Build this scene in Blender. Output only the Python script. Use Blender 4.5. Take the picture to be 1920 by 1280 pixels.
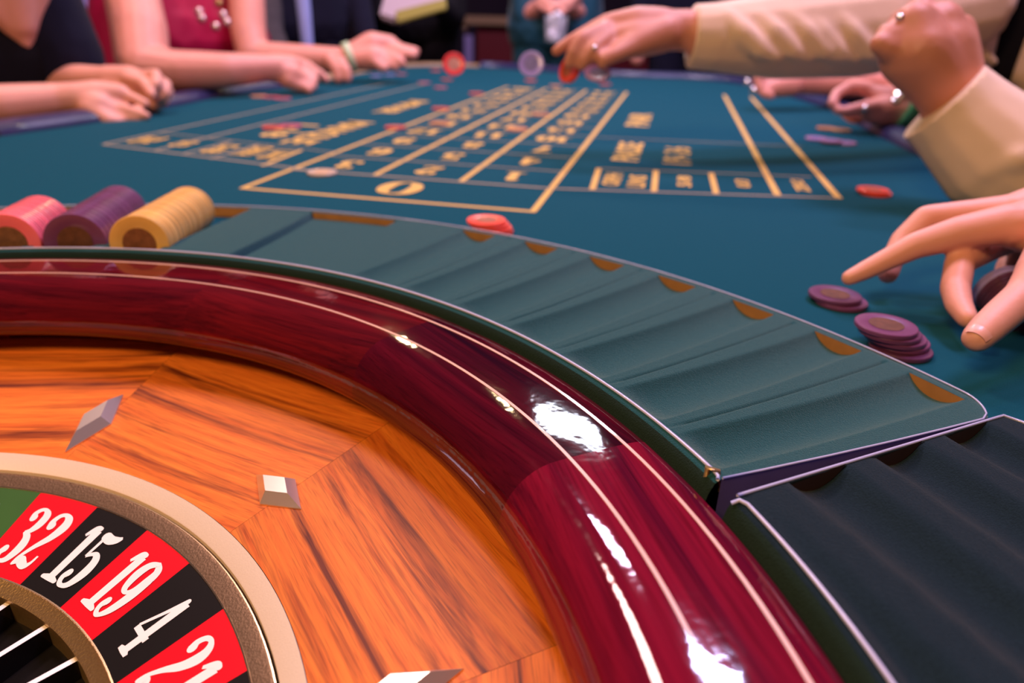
import bpy, bmesh, math, random
from mathutils import Vector, Matrix, noise
random.seed(7)
for o in list(bpy.data.objects): bpy.data.objects.remove(o)
SC = bpy.context.scene
COL = SC.collection
PI = math.pi
# ---------------------------------------------------------------- camera
ZF = 0.80                       # felt height
ZC = ZF + 0.192                 # lens height
F = 1308.34
FW = Vector((0.0, 0.905883, -0.423527))
RT = Vector((0.999637, 0.0114088, 0.0244024))
UP = Vector((-0.0269376, 0.4233734, 0.9055547))
CAM = Vector((0, 0, ZC))
cd = bpy.data.cameras.new('camera'); cam = bpy.data.objects.new('camera', cd); COL.objects.link(cam)
M3 = Matrix((RT, UP, -FW)).transposed()
cam.matrix_world = Matrix.Translation(CAM) @ M3.to_4x4()
cd.sensor_width = 36; cd.sensor_fit = 'HORIZONTAL'; cd.lens = F * 36 / 1920; cd.clip_start = 0.02
cd.dof.use_dof = True; cd.dof.focus_distance = 0.335; cd.dof.aperture_fstop = 5.6
SC.camera = cam
# ---------------------------------------------------------------- world, lamps, exposure
w = bpy.data.worlds.new('world'); SC.world = w; w.use_nodes = True
w.node_tree.nodes['Background'].inputs[0].default_value = (0.50, 0.36, 0.62, 1)
w.node_tree.nodes['Background'].inputs[1].default_value = 0.045
def area(name, loc, target, size, power, color, shape='DISK', size_y=None):
    l = bpy.data.lights.new(name, 'AREA'); l.shape = shape; l.size = size
    if size_y: l.size_y = size_y
    l.energy = power; l.color = color
    o = bpy.data.objects.new(name, l); COL.objects.link(o); o.location = Vector(loc) + Vector((0, 0, ZC))
    d = (Vector(target) + Vector((0, 0, ZC)) - o.location)
    o.rotation_euler = d.to_track_quat('-Z', 'Y').to_euler()
    return o
area('lamp_warm', (-0.75, -0.55, 1.05), (-0.12, 0.28, -0.2), 0.40, 21, (1.0, 0.60, 0.26))
area('lamp_violet', (0.85, 1.05, 1.75), (0.75, 1.05, -0.2), 0.60, 30, (0.86, 0.60, 1.0))
area('lamp_pink', (-0.9, 1.6, 1.9), (-0.8, 1.6, -0.2), 0.50, 32, (1.0, 0.64, 0.60))
area('lamp_cool', (0.92, 2.25, 2.35), (0.2, 0.9, -0.2), 0.40, 26, (0.58, 0.58, 1.0), 'RECTANGLE', .22)
area('lamp_far', (0.05, 2.35, 2.0), (0.0, 3.2, -0.1), 0.5, 34, (0.92, 0.66, 0.95))
area('lamp_white', (0.38, 3.3, 1.62), (0.2, 0.6, -0.2), 0.40, 14, (0.80, 0.86, 1.0), 'RECTANGLE', .18)
area('lamp_spot', (-0.15, 4.4, 2.35), (0, 1, 0), 0.10, 6, (1.0, 0.75, 0.4))
area('lamp_spot', (-0.85, 4.6, 1.95), (0, 1, 0), 0.10, 6, (1.0, 0.75, 0.4))
vs = SC.view_settings; vs.view_transform = 'Standard'; vs.look = 'None'; vs.exposure = 0.0; vs.gamma = 1; vs.use_curve_mapping = False
SC.cycles.use_denoising = True
# ---------------------------------------------------------------- helpers
def U(x, y, h=0.192):                       # where a picture point meets the level h below the lens
    d = FW * F + RT * (x - 960) - UP * (y - 640)
    return CAM + d * (-h / d.z)
def PD(x, y, d):                            # a picture point at distance d along the view axis
    return CAM + FW * d + RT * ((x - 960) / F * d) - UP * ((y - 640) / F * d)
CX, CY = -0.306142, 0.086652
def rad(P): return math.hypot(P.x - CX, P.y - CY)
def ang(P): return math.degrees(math.atan2(P.y - CY, P.x - CX))
def cone_h(r): return 0.168 + (r - 0.419) / 0.205 * 0.016
def UC(x, y, up=0.0):
    h = 0.176
    for _ in range(30):
        P = U(x, y, h); h = min(max(cone_h(rad(P)) - up, 0.14), 0.2)
    return P
def pol(r, a, h): return Vector((CX + r * math.cos(math.radians(a)), CY + r * math.sin(math.radians(a)), ZC - h))
def tag(o, label=None, cat=None, group=None, kind=None):
    if label: o['label'] = label
    if cat: o['category'] = cat
    if group: o['group'] = group
    if kind: o['kind'] = kind
    return o
def empty(name, loc=(0, 0, 0), rz=0):
    o = bpy.data.objects.new(name, None); COL.objects.link(o); o.location = loc; o.rotation_euler[2] = rz; o.empty_display_size = .02
    return o
def link(name, me, mat=None, parent=None, smooth=True, world=True):
    o = bpy.data.objects.new(name, me); COL.objects.link(o)
    if mat is not None and len(me.materials) == 0: me.materials.append(mat)
    if smooth:
        me.polygons.foreach_set('use_smooth', [True] * len(me.polygons))
    if parent is not None:
        o.parent = parent
        if world: o.matrix_parent_inverse = parent_world(parent).inverted()
    return o
def parent_world(p):
    m = p.matrix_basis.copy()
    if p.parent: m = parent_world(p.parent) @ p.matrix_parent_inverse @ m
    return m
def from_bm(bm, name):
    me = bpy.data.meshes.new(name); bm.normal_update(); bm.to_mesh(me); bm.free(); return me
def mesh(name, vs_, fs_):
    me = bpy.data.meshes.new(name); me.from_pydata([tuple(v) for v in vs_], [], fs_); me.update(); return me
def sharp(me, deg=35):
    me.polygons.foreach_set('use_smooth', [True] * len(me.polygons))
    try: me.set_sharp_from_angle(angle=math.radians(deg))
    except Exception: pass
def catmull(pts, n=6, closed=False):
    out = []; N = len(pts)
    rng = range(N if closed else N - 1)
    for i in rng:
        g = lambda k: pts[k % N] if closed else pts[min(max(k, 0), N - 1)]
        p0, p1, p2, p3 = g(i - 1), g(i), g(i + 1), g(i + 2)
        for s in range(n):
            t = s / n
            out.append(tuple(0.5 * (2 * b + (c - a) * t + (2 * a - 5 * b + 4 * c - d) * t * t + (-a + 3 * b - 3 * c + d) * t ** 3)
                             for a, b, c, d in zip(p0, p1, p2, p3)))
    if not closed: out.append(tuple(pts[-1]))
    return out
def tube(name, pts, r, mat, parent=None, closed=False, seg=8, sx=1.0, sz=1.0):
    pts = [Vector(p) for p in pts]; N = len(pts); vs_ = []; fs_ = []
    for i, p in enumerate(pts):
        a = pts[(i - 1) % N] if closed or i > 0 else p
        b = pts[(i + 1) % N] if closed or i < N - 1 else p
        t = (b - a).normalized(); up = Vector((0, 0, 1))
        if abs(t.z) > .95: up = Vector((0, 1, 0))
        s = t.cross(up).normalized(); u = s.cross(t)
        rr = r[i] if isinstance(r, (list, tuple)) else r
        for k in range(seg):
            q = 2 * PI * k / seg
            vs_.append(p + s * (math.cos(q) * rr * sx) + u * (math.sin(q) * rr * sz))
    for i in range(N if closed else N - 1):
        j = (i + 1) % N
        for k in range(seg):
            m = (k + 1) % seg
            fs_.append((i * seg + k, i * seg + m, j * seg + m, j * seg + k))
    if not closed:
        fs_.append(tuple(range(seg))); fs_.append(tuple((N - 1) * seg + k for k in reversed(range(seg))))
    return link(name, mesh(name, vs_, fs_), mat, parent)
# ---------------------------------------------------------------- materials
def nodes(name):
    m = bpy.data.materials.new(name); m.use_nodes = True
    nt = m.node_tree; return m, nt, nt.nodes['Principled BSDF']
def mat(name, col, rough=.5, metal=0, coat=0, sheen=0, var=0.0, scale=60, bump=0, bscale=300, emit=0, trans=0, sss=0, rnd=0, stretch=(1, 1, 1), sheen_tint=None, ior=1.45, coatrough=.03, spec=.5):
    m, nt, b = nodes(name); N = nt.nodes; L = nt.links
    b.inputs['Roughness'].default_value = rough; b.inputs['Metallic'].default_value = metal
    b.inputs['Coat Weight'].default_value = coat; b.inputs['Coat Roughness'].default_value = coatrough
    b.inputs['Sheen Weight'].default_value = sheen; b.inputs['Sheen Roughness'].default_value = .4
    b.inputs['Specular IOR Level'].default_value = spec
    if sheen_tint: b.inputs['Sheen Tint'].default_value = (*sheen_tint, 1)
    b.inputs['Transmission Weight'].default_value = trans; b.inputs['IOR'].default_value = ior
    if sss:
        b.inputs['Subsurface Weight'].default_value = sss; b.inputs['Subsurface Radius'].default_value = (.02, .008, .005); b.inputs['Subsurface Scale'].default_value = .3
    tc = N.new('ShaderNodeTexCoord'); mp = N.new('ShaderNodeMapping'); mp.inputs['Scale'].default_value = stretch
    L.new(tc.outputs['Object'], mp.inputs['Vector'])
    nz = N.new('ShaderNodeTexNoise'); nz.inputs['Scale'].default_value = scale; nz.inputs['Detail'].default_value = 4
    L.new(mp.outputs[0], nz.inputs['Vector'])
    mx = N.new('ShaderNodeMix'); mx.data_type = 'RGBA'
    c = Vector(col)
    mx.inputs['A'].default_value = (*(c * (1 - var)), 1); mx.inputs['B'].default_value = (*[min(1, q) for q in c * (1 + var)], 1)
    L.new(nz.outputs['Fac'], mx.inputs['Factor']); L.new(mx.outputs['Result'], b.inputs['Base Color'])
    if rnd:
        oi = N.new('ShaderNodeObjectInfo'); mr = N.new('ShaderNodeMapRange'); mr.inputs['To Min'].default_value = 1 - rnd; mr.inputs['To Max'].default_value = 1 + rnd
        hs = N.new('ShaderNodeHueSaturation'); L.new(oi.outputs['Random'], mr.inputs['Value']); L.new(mr.outputs[0], hs.inputs['Value'])
        L.new(mx.outputs['Result'], hs.inputs['Color']); L.new(hs.outputs['Color'], b.inputs['Base Color'])
    if emit:
        b.inputs['Emission Color'].default_value = (*col, 1); b.inputs['Emission Strength'].default_value = emit
    if bump:
        n2 = N.new('ShaderNodeTexNoise'); n2.inputs['Scale'].default_value = bscale; n2.inputs['Detail'].default_value = 3
        L.new(mp.outputs[0], n2.inputs['Vector'])
        bp = N.new('ShaderNodeBump'); bp.inputs['Strength'].default_value = bump; bp.inputs['Distance'].default_value = .001
        L.new(n2.outputs['Fac'], bp.inputs['Height']); L.new(bp.outputs[0], b.inputs['Normal'])
    return m
def wood(name, c_light, c_dark, c_vein, rough, coat, fine=1.0, vary=.25, spec=.5, crough=.05, peel=0):
    # grain runs along the local y axis of each piece
    m, nt, b = nodes(name); N = nt.nodes; L = nt.links
    tc = N.new('ShaderNodeTexCoord'); oi = N.new('ShaderNodeObjectInfo')
    off = N.new('ShaderNodeVectorMath'); off.operation = 'ADD'
    mul = N.new('ShaderNodeMath'); mul.operation = 'MULTIPLY'; mul.inputs[1].default_value = 7.3
    L.new(oi.outputs['Random'], mul.inputs[0]); L.new(tc.outputs['Object'], off.inputs[0]); L.new(mul.outputs[0], off.inputs[1])
    def noisy(sx, sy, detail, rough_, dist=0.0):
        mp = N.new('ShaderNodeMapping'); mp.inputs['Scale'].default_value = (sx, sy, sx)
        L.new(off.outputs[0], mp.inputs['Vector'])
        n = N.new('ShaderNodeTexNoise'); n.inputs['Scale'].default_value = 1; n.inputs['Detail'].default_value = detail
        n.inputs['Roughness'].default_value = rough_; n.inputs['Distortion'].default_value = dist
        L.new(mp.outputs[0], n.inputs['Vector']); return n
    a = noisy(230 * fine, 5 * fine, 6, .62, .15); v = noisy(85 * fine, 2.2 * fine, 5, .68, .35); p = noisy(1100 * fine, 40 * fine, 2, .6); g = noisy(14, 5, 2, .5)
    r1 = N.new('ShaderNodeValToRGB'); r1.color_ramp.elements[0].position = .32; r1.color_ramp.elements[0].color = (*c_dark, 1)
    r1.color_ramp.elements[1].position = .62; r1.color_ramp.elements[1].color = (*c_light, 1)
    L.new(a.outputs['Fac'], r1.inputs['Fac'])
    r2 = N.new('ShaderNodeValToRGB'); r2.color_ramp.elements[0].position = .33; r2.color_ramp.elements[0].color = (0, 0, 0, 1)
    r2.color_ramp.elements[1].position = .48; r2.color_ramp.elements[1].color = (1, 1, 1, 1)
    L.new(v.outputs['Fac'], r2.inputs['Fac'])
    mx = N.new('ShaderNodeMix'); mx.data_type = 'RGBA'; mx.inputs['A'].default_value = (*c_vein, 1)
    L.new(r2.outputs['Color'], mx.inputs['Factor']); L.new(r1.outputs['Color'], mx.inputs['B'])
    r3 = N.new('ShaderNodeValToRGB'); r3.color_ramp.elements[0].position = .3; r3.color_ramp.elements[0].color = (.55, .5, .5, 1)
    r3.color_ramp.elements[1].position = .5; r3.color_ramp.elements[1].color = (1, 1, 1, 1)
    L.new(p.outputs['Fac'], r3.inputs['Fac'])
    m2 = N.new('ShaderNodeMix'); m2.data_type = 'RGBA'; m2.blend_type = 'MULTIPLY'; m2.inputs['Factor'].default_value = .7
    L.new(mx.outputs['Result'], m2.inputs['A']); L.new(r3.outputs['Color'], m2.inputs['B'])
    hs = N.new('ShaderNodeHueSaturation')
    mr = N.new('ShaderNodeMapRange'); mr.inputs['To Min'].default_value = 1 - vary; mr.inputs['To Max'].default_value = 1 + vary
    ad = N.new('ShaderNodeMath'); ad.operation = 'ADD'; ad.inputs[1].default_value = 0
    mg = N.new('ShaderNodeMath'); mg.operation = 'MULTIPLY_ADD'; mg.inputs[1].default_value = .8; mg.inputs[2].default_value = -.4
    L.new(g.outputs['Fac'], mg.inputs[0]); L.new(oi.outputs['Random'], ad.inputs[0]); L.new(mg.outputs[0], ad.inputs[1])
    tn = N.new('ShaderNodeMix'); tn.data_type = 'RGBA'; tn.blend_type = 'MULTIPLY'; tn.inputs['Factor'].default_value = 1
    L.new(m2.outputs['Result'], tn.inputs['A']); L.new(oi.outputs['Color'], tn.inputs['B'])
    L.new(ad.outputs[0], mr.inputs['Value']); L.new(mr.outputs[0], hs.inputs['Value']); L.new(tn.outputs['Result'], hs.inputs['Color'])
    L.new(hs.outputs['Color'], b.inputs['Base Color'])
    b.inputs['Roughness'].default_value = rough; b.inputs['Coat Weight'].default_value = coat; b.inputs['Coat Roughness'].default_value = crough
    if peel:
        n4 = N.new('ShaderNodeTexNoise'); n4.inputs['Scale'].default_value = 90; n4.inputs['Detail'].default_value = 2; L.new(tc.outputs['Object'], n4.inputs['Vector'])
        bp = N.new('ShaderNodeBump'); bp.inputs['Strength'].default_value = peel; bp.inputs['Distance'].default_value = .001; L.new(n4.outputs['Fac'], bp.inputs['Height']); L.new(bp.outputs[0], b.inputs['Coat Normal'])
    b.inputs['Coat IOR'].default_value = 1.55; b.inputs['Specular IOR Level'].default_value = spec
    return m
M = {}
M['felt'] = mat('felt_teal', (.0012, .068, .098), .95, spec=.12, sheen=.06, var=.22, scale=900, bump=.5, bscale=1500, sheen_tint=(.55, .75, .8))
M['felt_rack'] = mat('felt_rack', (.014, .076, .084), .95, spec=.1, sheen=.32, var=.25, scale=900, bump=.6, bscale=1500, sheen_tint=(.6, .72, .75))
M['felt_rack_shaded'] = mat('felt_rack_shaded', (.010, .022, .030), .95, spec=.08, sheen=.10, var=.35, scale=900, bump=.6, bscale=1500, sheen_tint=(.6, .6, .75))  # second rack's felt, with the shade over it put into the colour
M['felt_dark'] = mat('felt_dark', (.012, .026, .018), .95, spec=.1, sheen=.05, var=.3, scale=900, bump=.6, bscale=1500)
M['print'] = mat('felt_print', (.72, .46, .13), .85, spec=.1, var=.25, scale=700, bump=.3, bscale=1500)
M['print_grey'] = mat('felt_print_worn', (.36, .30, .20), .9, spec=.1, var=.3, scale=700)
M['rim'] = wood('mahogany_lacquer', (.145, .006, .011), (.060, .003, .007), (.028, .002, .007), .6, 1.0, fine=.55, vary=.04, spec=0, crough=.05, peel=.12)
M['slope'] = wood('rosewood_veneer', (.84, .225, .026), (.60, .115, .014), (.15, .024, .007), .42, .06, fine=1.0, vary=.10, spec=.2, crough=.4)
M['maple'] = mat('maple_inlay', (.78, .46, .34), .3, coat=1, var=.08, scale=300)
M['stop'] = mat('polished_stop', (.86, .78, .68), .28, metal=.75)
M['silver'] = mat('satin_silver', (.86, .73, .58), .45, metal=.25, var=.05, scale=900, bump=.1, bscale=1200)
M['bright'] = mat('polished_metal', (.80, .77, .74), .16, metal=1)
M['fret'] = mat('fret_metal', (.95, .92, .90), .35, metal=.1)
M['brass'] = mat('aged_brass', (.30, .20, .12), .38, metal=.85, var=.25, scale=500, bump=.15, bscale=900)
M['gold'] = mat('brushed_brass', (.52, .34, .15), .36, metal=.9, var=.2, scale=700, bump=.25, bscale=900)
M['goldline'] = mat('bright_brass_edge', (.95, .74, .45), .25, metal=1)
M['red'] = mat('cell_red', (.80, .004, .016), .35, coat=.4)
M['black'] = mat('cell_black', (.007, .006, .006), .45, coat=.12, spec=.25)
M['green'] = mat('cell_green', (.035, .12, .02), .45, coat=.2, var=.1)
M['white'] = mat('numeral_white', (.92, .90, .86), .45)
M['pocket'] = mat('pocket_black', (.01, .009, .009), .18, coat=.5)
M['shadow_gap'] = mat('gap_black', (.004, .003, .003), .8)
M['trim'] = mat('pale_trim', (.52, .52, .74), .3, coat=.6, var=.1, scale=200)
M['rack_side'] = mat('rack_side', (.13, .10, .26), .4, var=.1)
M['end_shaded'] = mat('rack_end_shaded', (.05, .02, .014), .6, var=.2, scale=120)  # second rack's end plates, darkened to carry the same shade in their colour
M['plywood'] = mat('rack_wood_end', (.42, .19, .055), .6, var=.2, scale=120)
M['rail'] = mat('navy_leather', (.018, .018, .075), .42, coat=.12, var=.15, scale=80, bump=.2, bscale=200)
M['tabledark'] = mat('table_body', (.03, .015, .012), .4)
M['tan'] = mat('tan_wood_edge', (.36, .23, .12), .5, var=.15, scale=30)
M['skin'] = mat('skin', (.74, .31, .23), .48, sss=.12, var=.08, scale=40, bump=.12, bscale=260)
M['skin2'] = mat('skin_pale', (.80, .37, .27), .5, sss=.12, var=.06, scale=40, bump=.1, bscale=260)
M['skin3'] = mat('skin_tan', (.62, .25, .16), .5, sss=.1, var=.08, scale=40, bump=.12, bscale=260)
M['nail'] = mat('nail', (.82, .40, .31), .38, coat=.1)
M['cream'] = mat('cream_jacket', (.86, .62, .43), .8, sheen=.3, var=.10, scale=20, bump=.3, bscale=900)
M['navy'] = mat('navy_cloth', (.007, .007, .020), .9, spec=.2, sheen=.04, var=.3, scale=30)
M['blackcloth'] = mat('black_cloth', (.005, .004, .006), .9, spec=.2, sheen=.02, var=.3, scale=30)
M['redcloth'] = mat('crimson_satin', (.34, .002, .040), .6, spec=.2, sheen=.05, var=.25, scale=14)
M['tealcloth'] = mat('teal_cloth', (.006, .075, .12), .7, sheen=.2, var=.3, scale=12)
M['greycloth'] = mat('mauve_grey_cloth', (.16, .11, .19), .8, var=.15, scale=10)
M['browncloth'] = mat('dark_tweed', (.045, .035, .038), .9, var=.5, scale=45)
M['bluecloth'] = mat('pale_blue_shirt', (.36, .42, .80), .7, var=.1, scale=10)
M['violetcloth'] = mat('violet_shirt', (.34, .28, .60), .8, var=.1, scale=10)
M['hair'] = mat('dark_hair', (.02, .012, .008), .5, var=.3, scale=200)
M['band'] = mat('green_wristband', (.12, .60, .26), .5)
M['bandpale'] = mat('pale_wristband', (.55, .70, .42), .5)
M['glass'] = mat('clear_glass', (.95, .95, 1), .05)
M['glass'].node_tree.nodes['Principled BSDF'].inputs['Alpha'].default_value = .22
M['ice'] = mat('frosted_ice', (.92, .90, .98), .25, trans=.1)
M['sequin'] = mat('sequin', (.75, .60, .62), .2, metal=.8)
M['olive'] = mat('olive_leather', (.30, .26, .03), .6)
M['whitebag'] = mat('pale_leather', (.52, .42, .46), .6)
M['redpanel'] = mat('red_panel', (.16, .004, .012), .5)
M['floor'] = mat('carpet', (.05, .03, .045), .95, var=.4, scale=6)
M['wall'] = mat('dark_wall', (.035, .022, .045), .8, var=.3, scale=3)
CH = {}
for n, c, i in (('red', (.90, .085, .045), (.40, .11, .05)), ('purple', (.15, .040, .12), (.13, .05, .022)), ('yellow', (.86, .50, .13), (.22, .08, .03)),
                ('pink', (.88, .16, .20), (.20, .09, .04)), ('orange', (.85, .33, .12), (.50, .25, .08)), ('cream', (.80, .60, .42), (.62, .36, .18)),
                ('violet', (.30, .24, .55), (.16, .14, .34)), ('brightred', (.92, .07, .08), (.85, .30, .25)), ('lilac', (.55, .26, .50), (.26, .20, .42)), ('dark', (.10, .03, .08), (.10, .03, .02)), ('rose', (.55, .10, .16), (.30, .1, .1))):
    CH[n] = (mat('chip_' + n, c, .36, coat=.5, coatrough=.18, var=.10, scale=120, rnd=.22), mat('chip_inlay_' + n, i, .4, var=.7, scale=230))
# ---------------------------------------------------------------- setting: floor and back wall
def quad(name, pts, m, **kw):
    o = link(name, mesh(name, pts, [tuple(range(len(pts)))]), m, smooth=False); tag(o, kind='structure', **kw); return o
quad('floor', [(-6, -3, 0), (6, -3, 0), (6, 8, 0), (-6, 8, 0)], M['floor'])
quad('wall_back', [(-6, 7.5, 0), (6, 7.5, 0), (6, 7.5, 3.4), (-6, 7.5, 3.4)], M['wall'])
# ---------------------------------------------------------------- lathe pieces
def lathe(name, prof, a0, a1, n, mat_, parent, closed=False):
    """profile of (r, h) swept between two angles (degrees) round the wheel's axis, local to the wheel"""
    vs_ = []; fs_ = []; P = len(prof); cnt = n if closed else n + 1
    for i in range(cnt):
        a = math.radians(a0 + (a1 - a0) * i / n)
        for r, h in prof: vs_.append((r * math.cos(a), r * math.sin(a), -h))
    for i in range(n):
        j = (i + 1) % cnt
        for k in range(P - 1):
            fs_.append((i * P + k, j * P + k, j * P + k + 1, i * P + k + 1))
    me = mesh(name, vs_, fs_); me.flip_normals()
    o = link(name, me, mat_, parent, world=False); sharp(me, 40); return o
wheel = empty('roulette', (CX, CY, ZC))
tag(wheel, 'large wooden roulette wheel with glossy red mahogany rim and numbered cells', 'roulette wheel')
# rim: flat lacquered top, rounded lip, overhanging ball track
prof = [(.4108, .215), (.4108, .180), (.4100, .1745), (.4080, .1722), (.4045, .1711), (.3995, .1706), (.3910, .1703), (.3800, .1701), (.3700, .1700), (.3640, .1701)]
for k in range(1, 13):
    q = k / 12 * PI / 2
    prof.append((.3625 - .0258 * math.sin(q), .1974 - .0272 * math.cos(q)))
prof += [(.3376, .2015), (.3415, .2048), (.349, .2065), (.3575, .2085), (.3625, .2135), (.3645, .2200), (.3640, .2240)]
NR = 15
seg0 = lathe('rim_segment', prof, -12.0, 12.0, 24, M['rim'], wheel)
for k in range(NR):
    o = seg0 if k == 0 else seg0.copy()
    if k: COL.objects.link(o)
    o.rotation_euler[2] = math.radians(50 + 12 + 24 * k); o.color = {14: (.62, .55, 1.05, 1), 13: (1.5, 1.0, 2.3, 1), 0: (1.05, 1.0, .9, 1)}.get(k, (1, 1, 1, 1))  # segment tones; violet reflected light is put into the right-hand tints
for r, name in ((.3975, 'inlay_line'), (.3693, 'inlay_line')):
    hh = .1705 if r > .38 else .17005
    lathe(name, [(r + .00085, hh + .0001), (r + .0008, hh - .00022), (r - .0008, hh - .00022), (r - .00085, hh + .0001)], 0, 360, 240, M['maple'], wheel, True)
# veneered slope in twelve mitred pieces
def slope_h(r): return .2388 - (r - .2516) * .19
sl = [(r, slope_h(r)) for r in (.3660, .345, .32, .30, .28, .265, .2520)]
s0 = lathe('veneer_segment', sl, -14.985, 14.985, 30, M['slope'], wheel)
for k in range(12):
    o = s0 if k == 0 else s0.copy()
    if k: COL.objects.link(o)
    o.rotation_euler[2] = math.radians(63.5 + 30 * k)
# bevelled metal stops, alternately along and across the slope
def stop_mesh(long_r, long_t):
    # truncated rhombic pyramid, x = outward
    base = [(long_r, 0), (0, long_t), (-long_r, 0), (0, -long_t)]
    t = .54; H = .0062
    vs_ = [(x, y, -.002) for x, y in base] + [(x, y, .0008) for x, y in base] + [(x * t, y * t, H) for x, y in base]
    fs_ = [(8, 9, 10, 11)]
    for k in range(4):
        m = (k + 1) % 4
        fs_ += [(4 + k, 4 + m, 8 + m, 8 + k), (k, m, 4 + m, 4 + k)]
    return mesh('deflector', vs_, fs_)
mA, mB = stop_mesh(.0265, .0105), stop_mesh(.0110, .0215)
for k in range(12):
    a = math.radians(79.4 - 30 * k); r = .2825
    o = link('deflector', mA if k % 2 == 0 else mB, M['stop'], wheel, smooth=False, world=False)
    o.rotation_euler = (0, -math.atan(.19), a)
    o.rotation_euler = (Matrix.Rotation(a, 4, 'Z') @ Matrix.Rotation(-math.atan(.19), 4, 'Y')).to_euler()
    o.location = (r * math.cos(a), r * math.sin(a), -slope_h(r))
lathe('silver_ring', [(.2519, .2392), (.2516, .2384), (.2428, .2428), (.2421, .2434), (.2416, .262)], 0, 360, 180, M['silver'], wheel, True)
# rotor
lathe('rotor_ring', [(.2406, .262), (.2408, .2455), (.2404, .2446), (.2390, .2448), (.2325, .2470), (.2316, .2472)], 0, 360, 180, M['brass'], wheel, True)
lathe('rotor_edge', [(.2409, .2452), (.2408, .2444), (.2402, .2444), (.2401, .2448)], 0, 360, 180, M['goldline'], wheel, True)
lathe('rotor_line', [(.2321, .2474), (.2320, .2467), (.2314, .2469), (.2313, .2474)], 0, 360, 180, M['goldline'], wheel, True)
CELLH = lambda r: .2472 + (.2316 - r) / (.2316 - .1836) * .0134
STEP = 360 / 37
order = [0, 32, 15, 19, 4, 21, 2, 25, 17, 34, 6, 27, 13, 36, 11, 30, 8, 23, 10, 5, 24, 16, 33, 1, 20, 14, 31, 9, 22, 18, 29, 7, 28, 12, 35, 3, 26]
cell_me = {}
for c in ('red', 'black', 'green'):
    t = lathe('number_cell', [(.2316, CELLH(.2316)), (.2076, CELLH(.2076)), (.1836, CELLH(.1836))], -STEP / 2 + .01, STEP / 2 - .01, 6, M[c], wheel)
    cell_me[c] = t.data; bpy.data.objects.remove(t)
DIG = {
 '0': [[(.25, .97, .035), (.13, .85, .06), (.09, .5, .078), (.13, .15, .06), (.25, .03, .035), (.37, .15, .06), (.41, .5, .078), (.37, .85, .06), (.25, .97, .035)]],
 '1': [[(.28, .05, .068), (.28, .92, .068)], [(.30, .955, .035), (.22, .93, .045), (.13, .78, .022)], [(.10, .03, .026), (.28, .05, .045), (.45, .03, .026)]],
 '2': [[(.15, .74, .062), (.11, .82, .045), (.15, .93, .036), (.25, .97, .030), (.36, .90, .058), (.40, .76, .078), (.34, .56, .062), (.20, .36, .040), (.09, .16, .028), (.07, .05, .024)],
       [(.08, .05, .03), (.17, .12, .062), (.28, .07, .058), (.37, .05, .045), (.43, .12, .026), (.445, .24, .018)]],
 '3': [[(.15, .80, .058), (.12, .87, .042), (.17, .95, .032), (.26, .97, .028), (.36, .88, .060), (.37, .72, .066), (.31, .59, .045), (.22, .54, .022)],
       [(.22, .55, .022), (.35, .47, .055), (.41, .30, .076), (.36, .10, .058), (.25, .03, .030), (.15, .05, .034), (.10, .14, .045), (.14, .22, .056)]],
 '4': [[(.32, .95, .036), (.20, .64, .026), (.06, .33, .022)], [(.05, .30, .036), (.46, .30, .036)], [(.345, .93, .062), (.345, .05, .062)], [(.20, .025, .024), (.345, .04, .04), (.47, .025, .024)]],
 '5': [[(.13, .93, .026), (.12, .52, .024)], [(.13, .89, .066), (.26, .87, .066), (.37, .91, .052), (.43, .97, .022)],
       [(.12, .52, .024), (.26, .60, .034), (.38, .50, .062), (.415, .30, .076), (.36, .10, .056), (.25, .03, .030), (.15, .05, .034), (.10, .14, .045), (.14, .22, .056)]],
 '7': [[(.07, .92, .022), (.10, .86, .062), (.24, .89, .06), (.42, .92, .05)], [(.43, .93, .03), (.33, .62, .05), (.25, .35, .07), (.23, .06, .078)]],
 '8': [[(.25, .97, .03), (.14, .88, .055), (.14, .70, .06), (.25, .54, .045), (.37, .38, .065), (.39, .20, .07), (.25, .03, .03), (.11, .15, .06), (.12, .38, .055), (.25, .52, .045), (.35, .68, .055), (.36, .86, .055), (.25, .97, .03)]],
 '9': [[(.26, .97, .032), (.14, .88, .056), (.10, .70, .068), (.15, .50, .050), (.25, .44, .028), (.34, .52, .040), (.39, .70, .070), (.37, .88, .056), (.26, .97, .032)],
       [(.40, .72, .072), (.41, .45, .074), (.36, .18, .062), (.25, .03, .032), (.15, .05, .034), (.105, .14, .045), (.14, .22, .056)]],
}
DIG['6'] = [[(.5 - x, 1 - y, w_) for x, y, w_ in s] for s in DIG['9']]
LIFT = []
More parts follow.
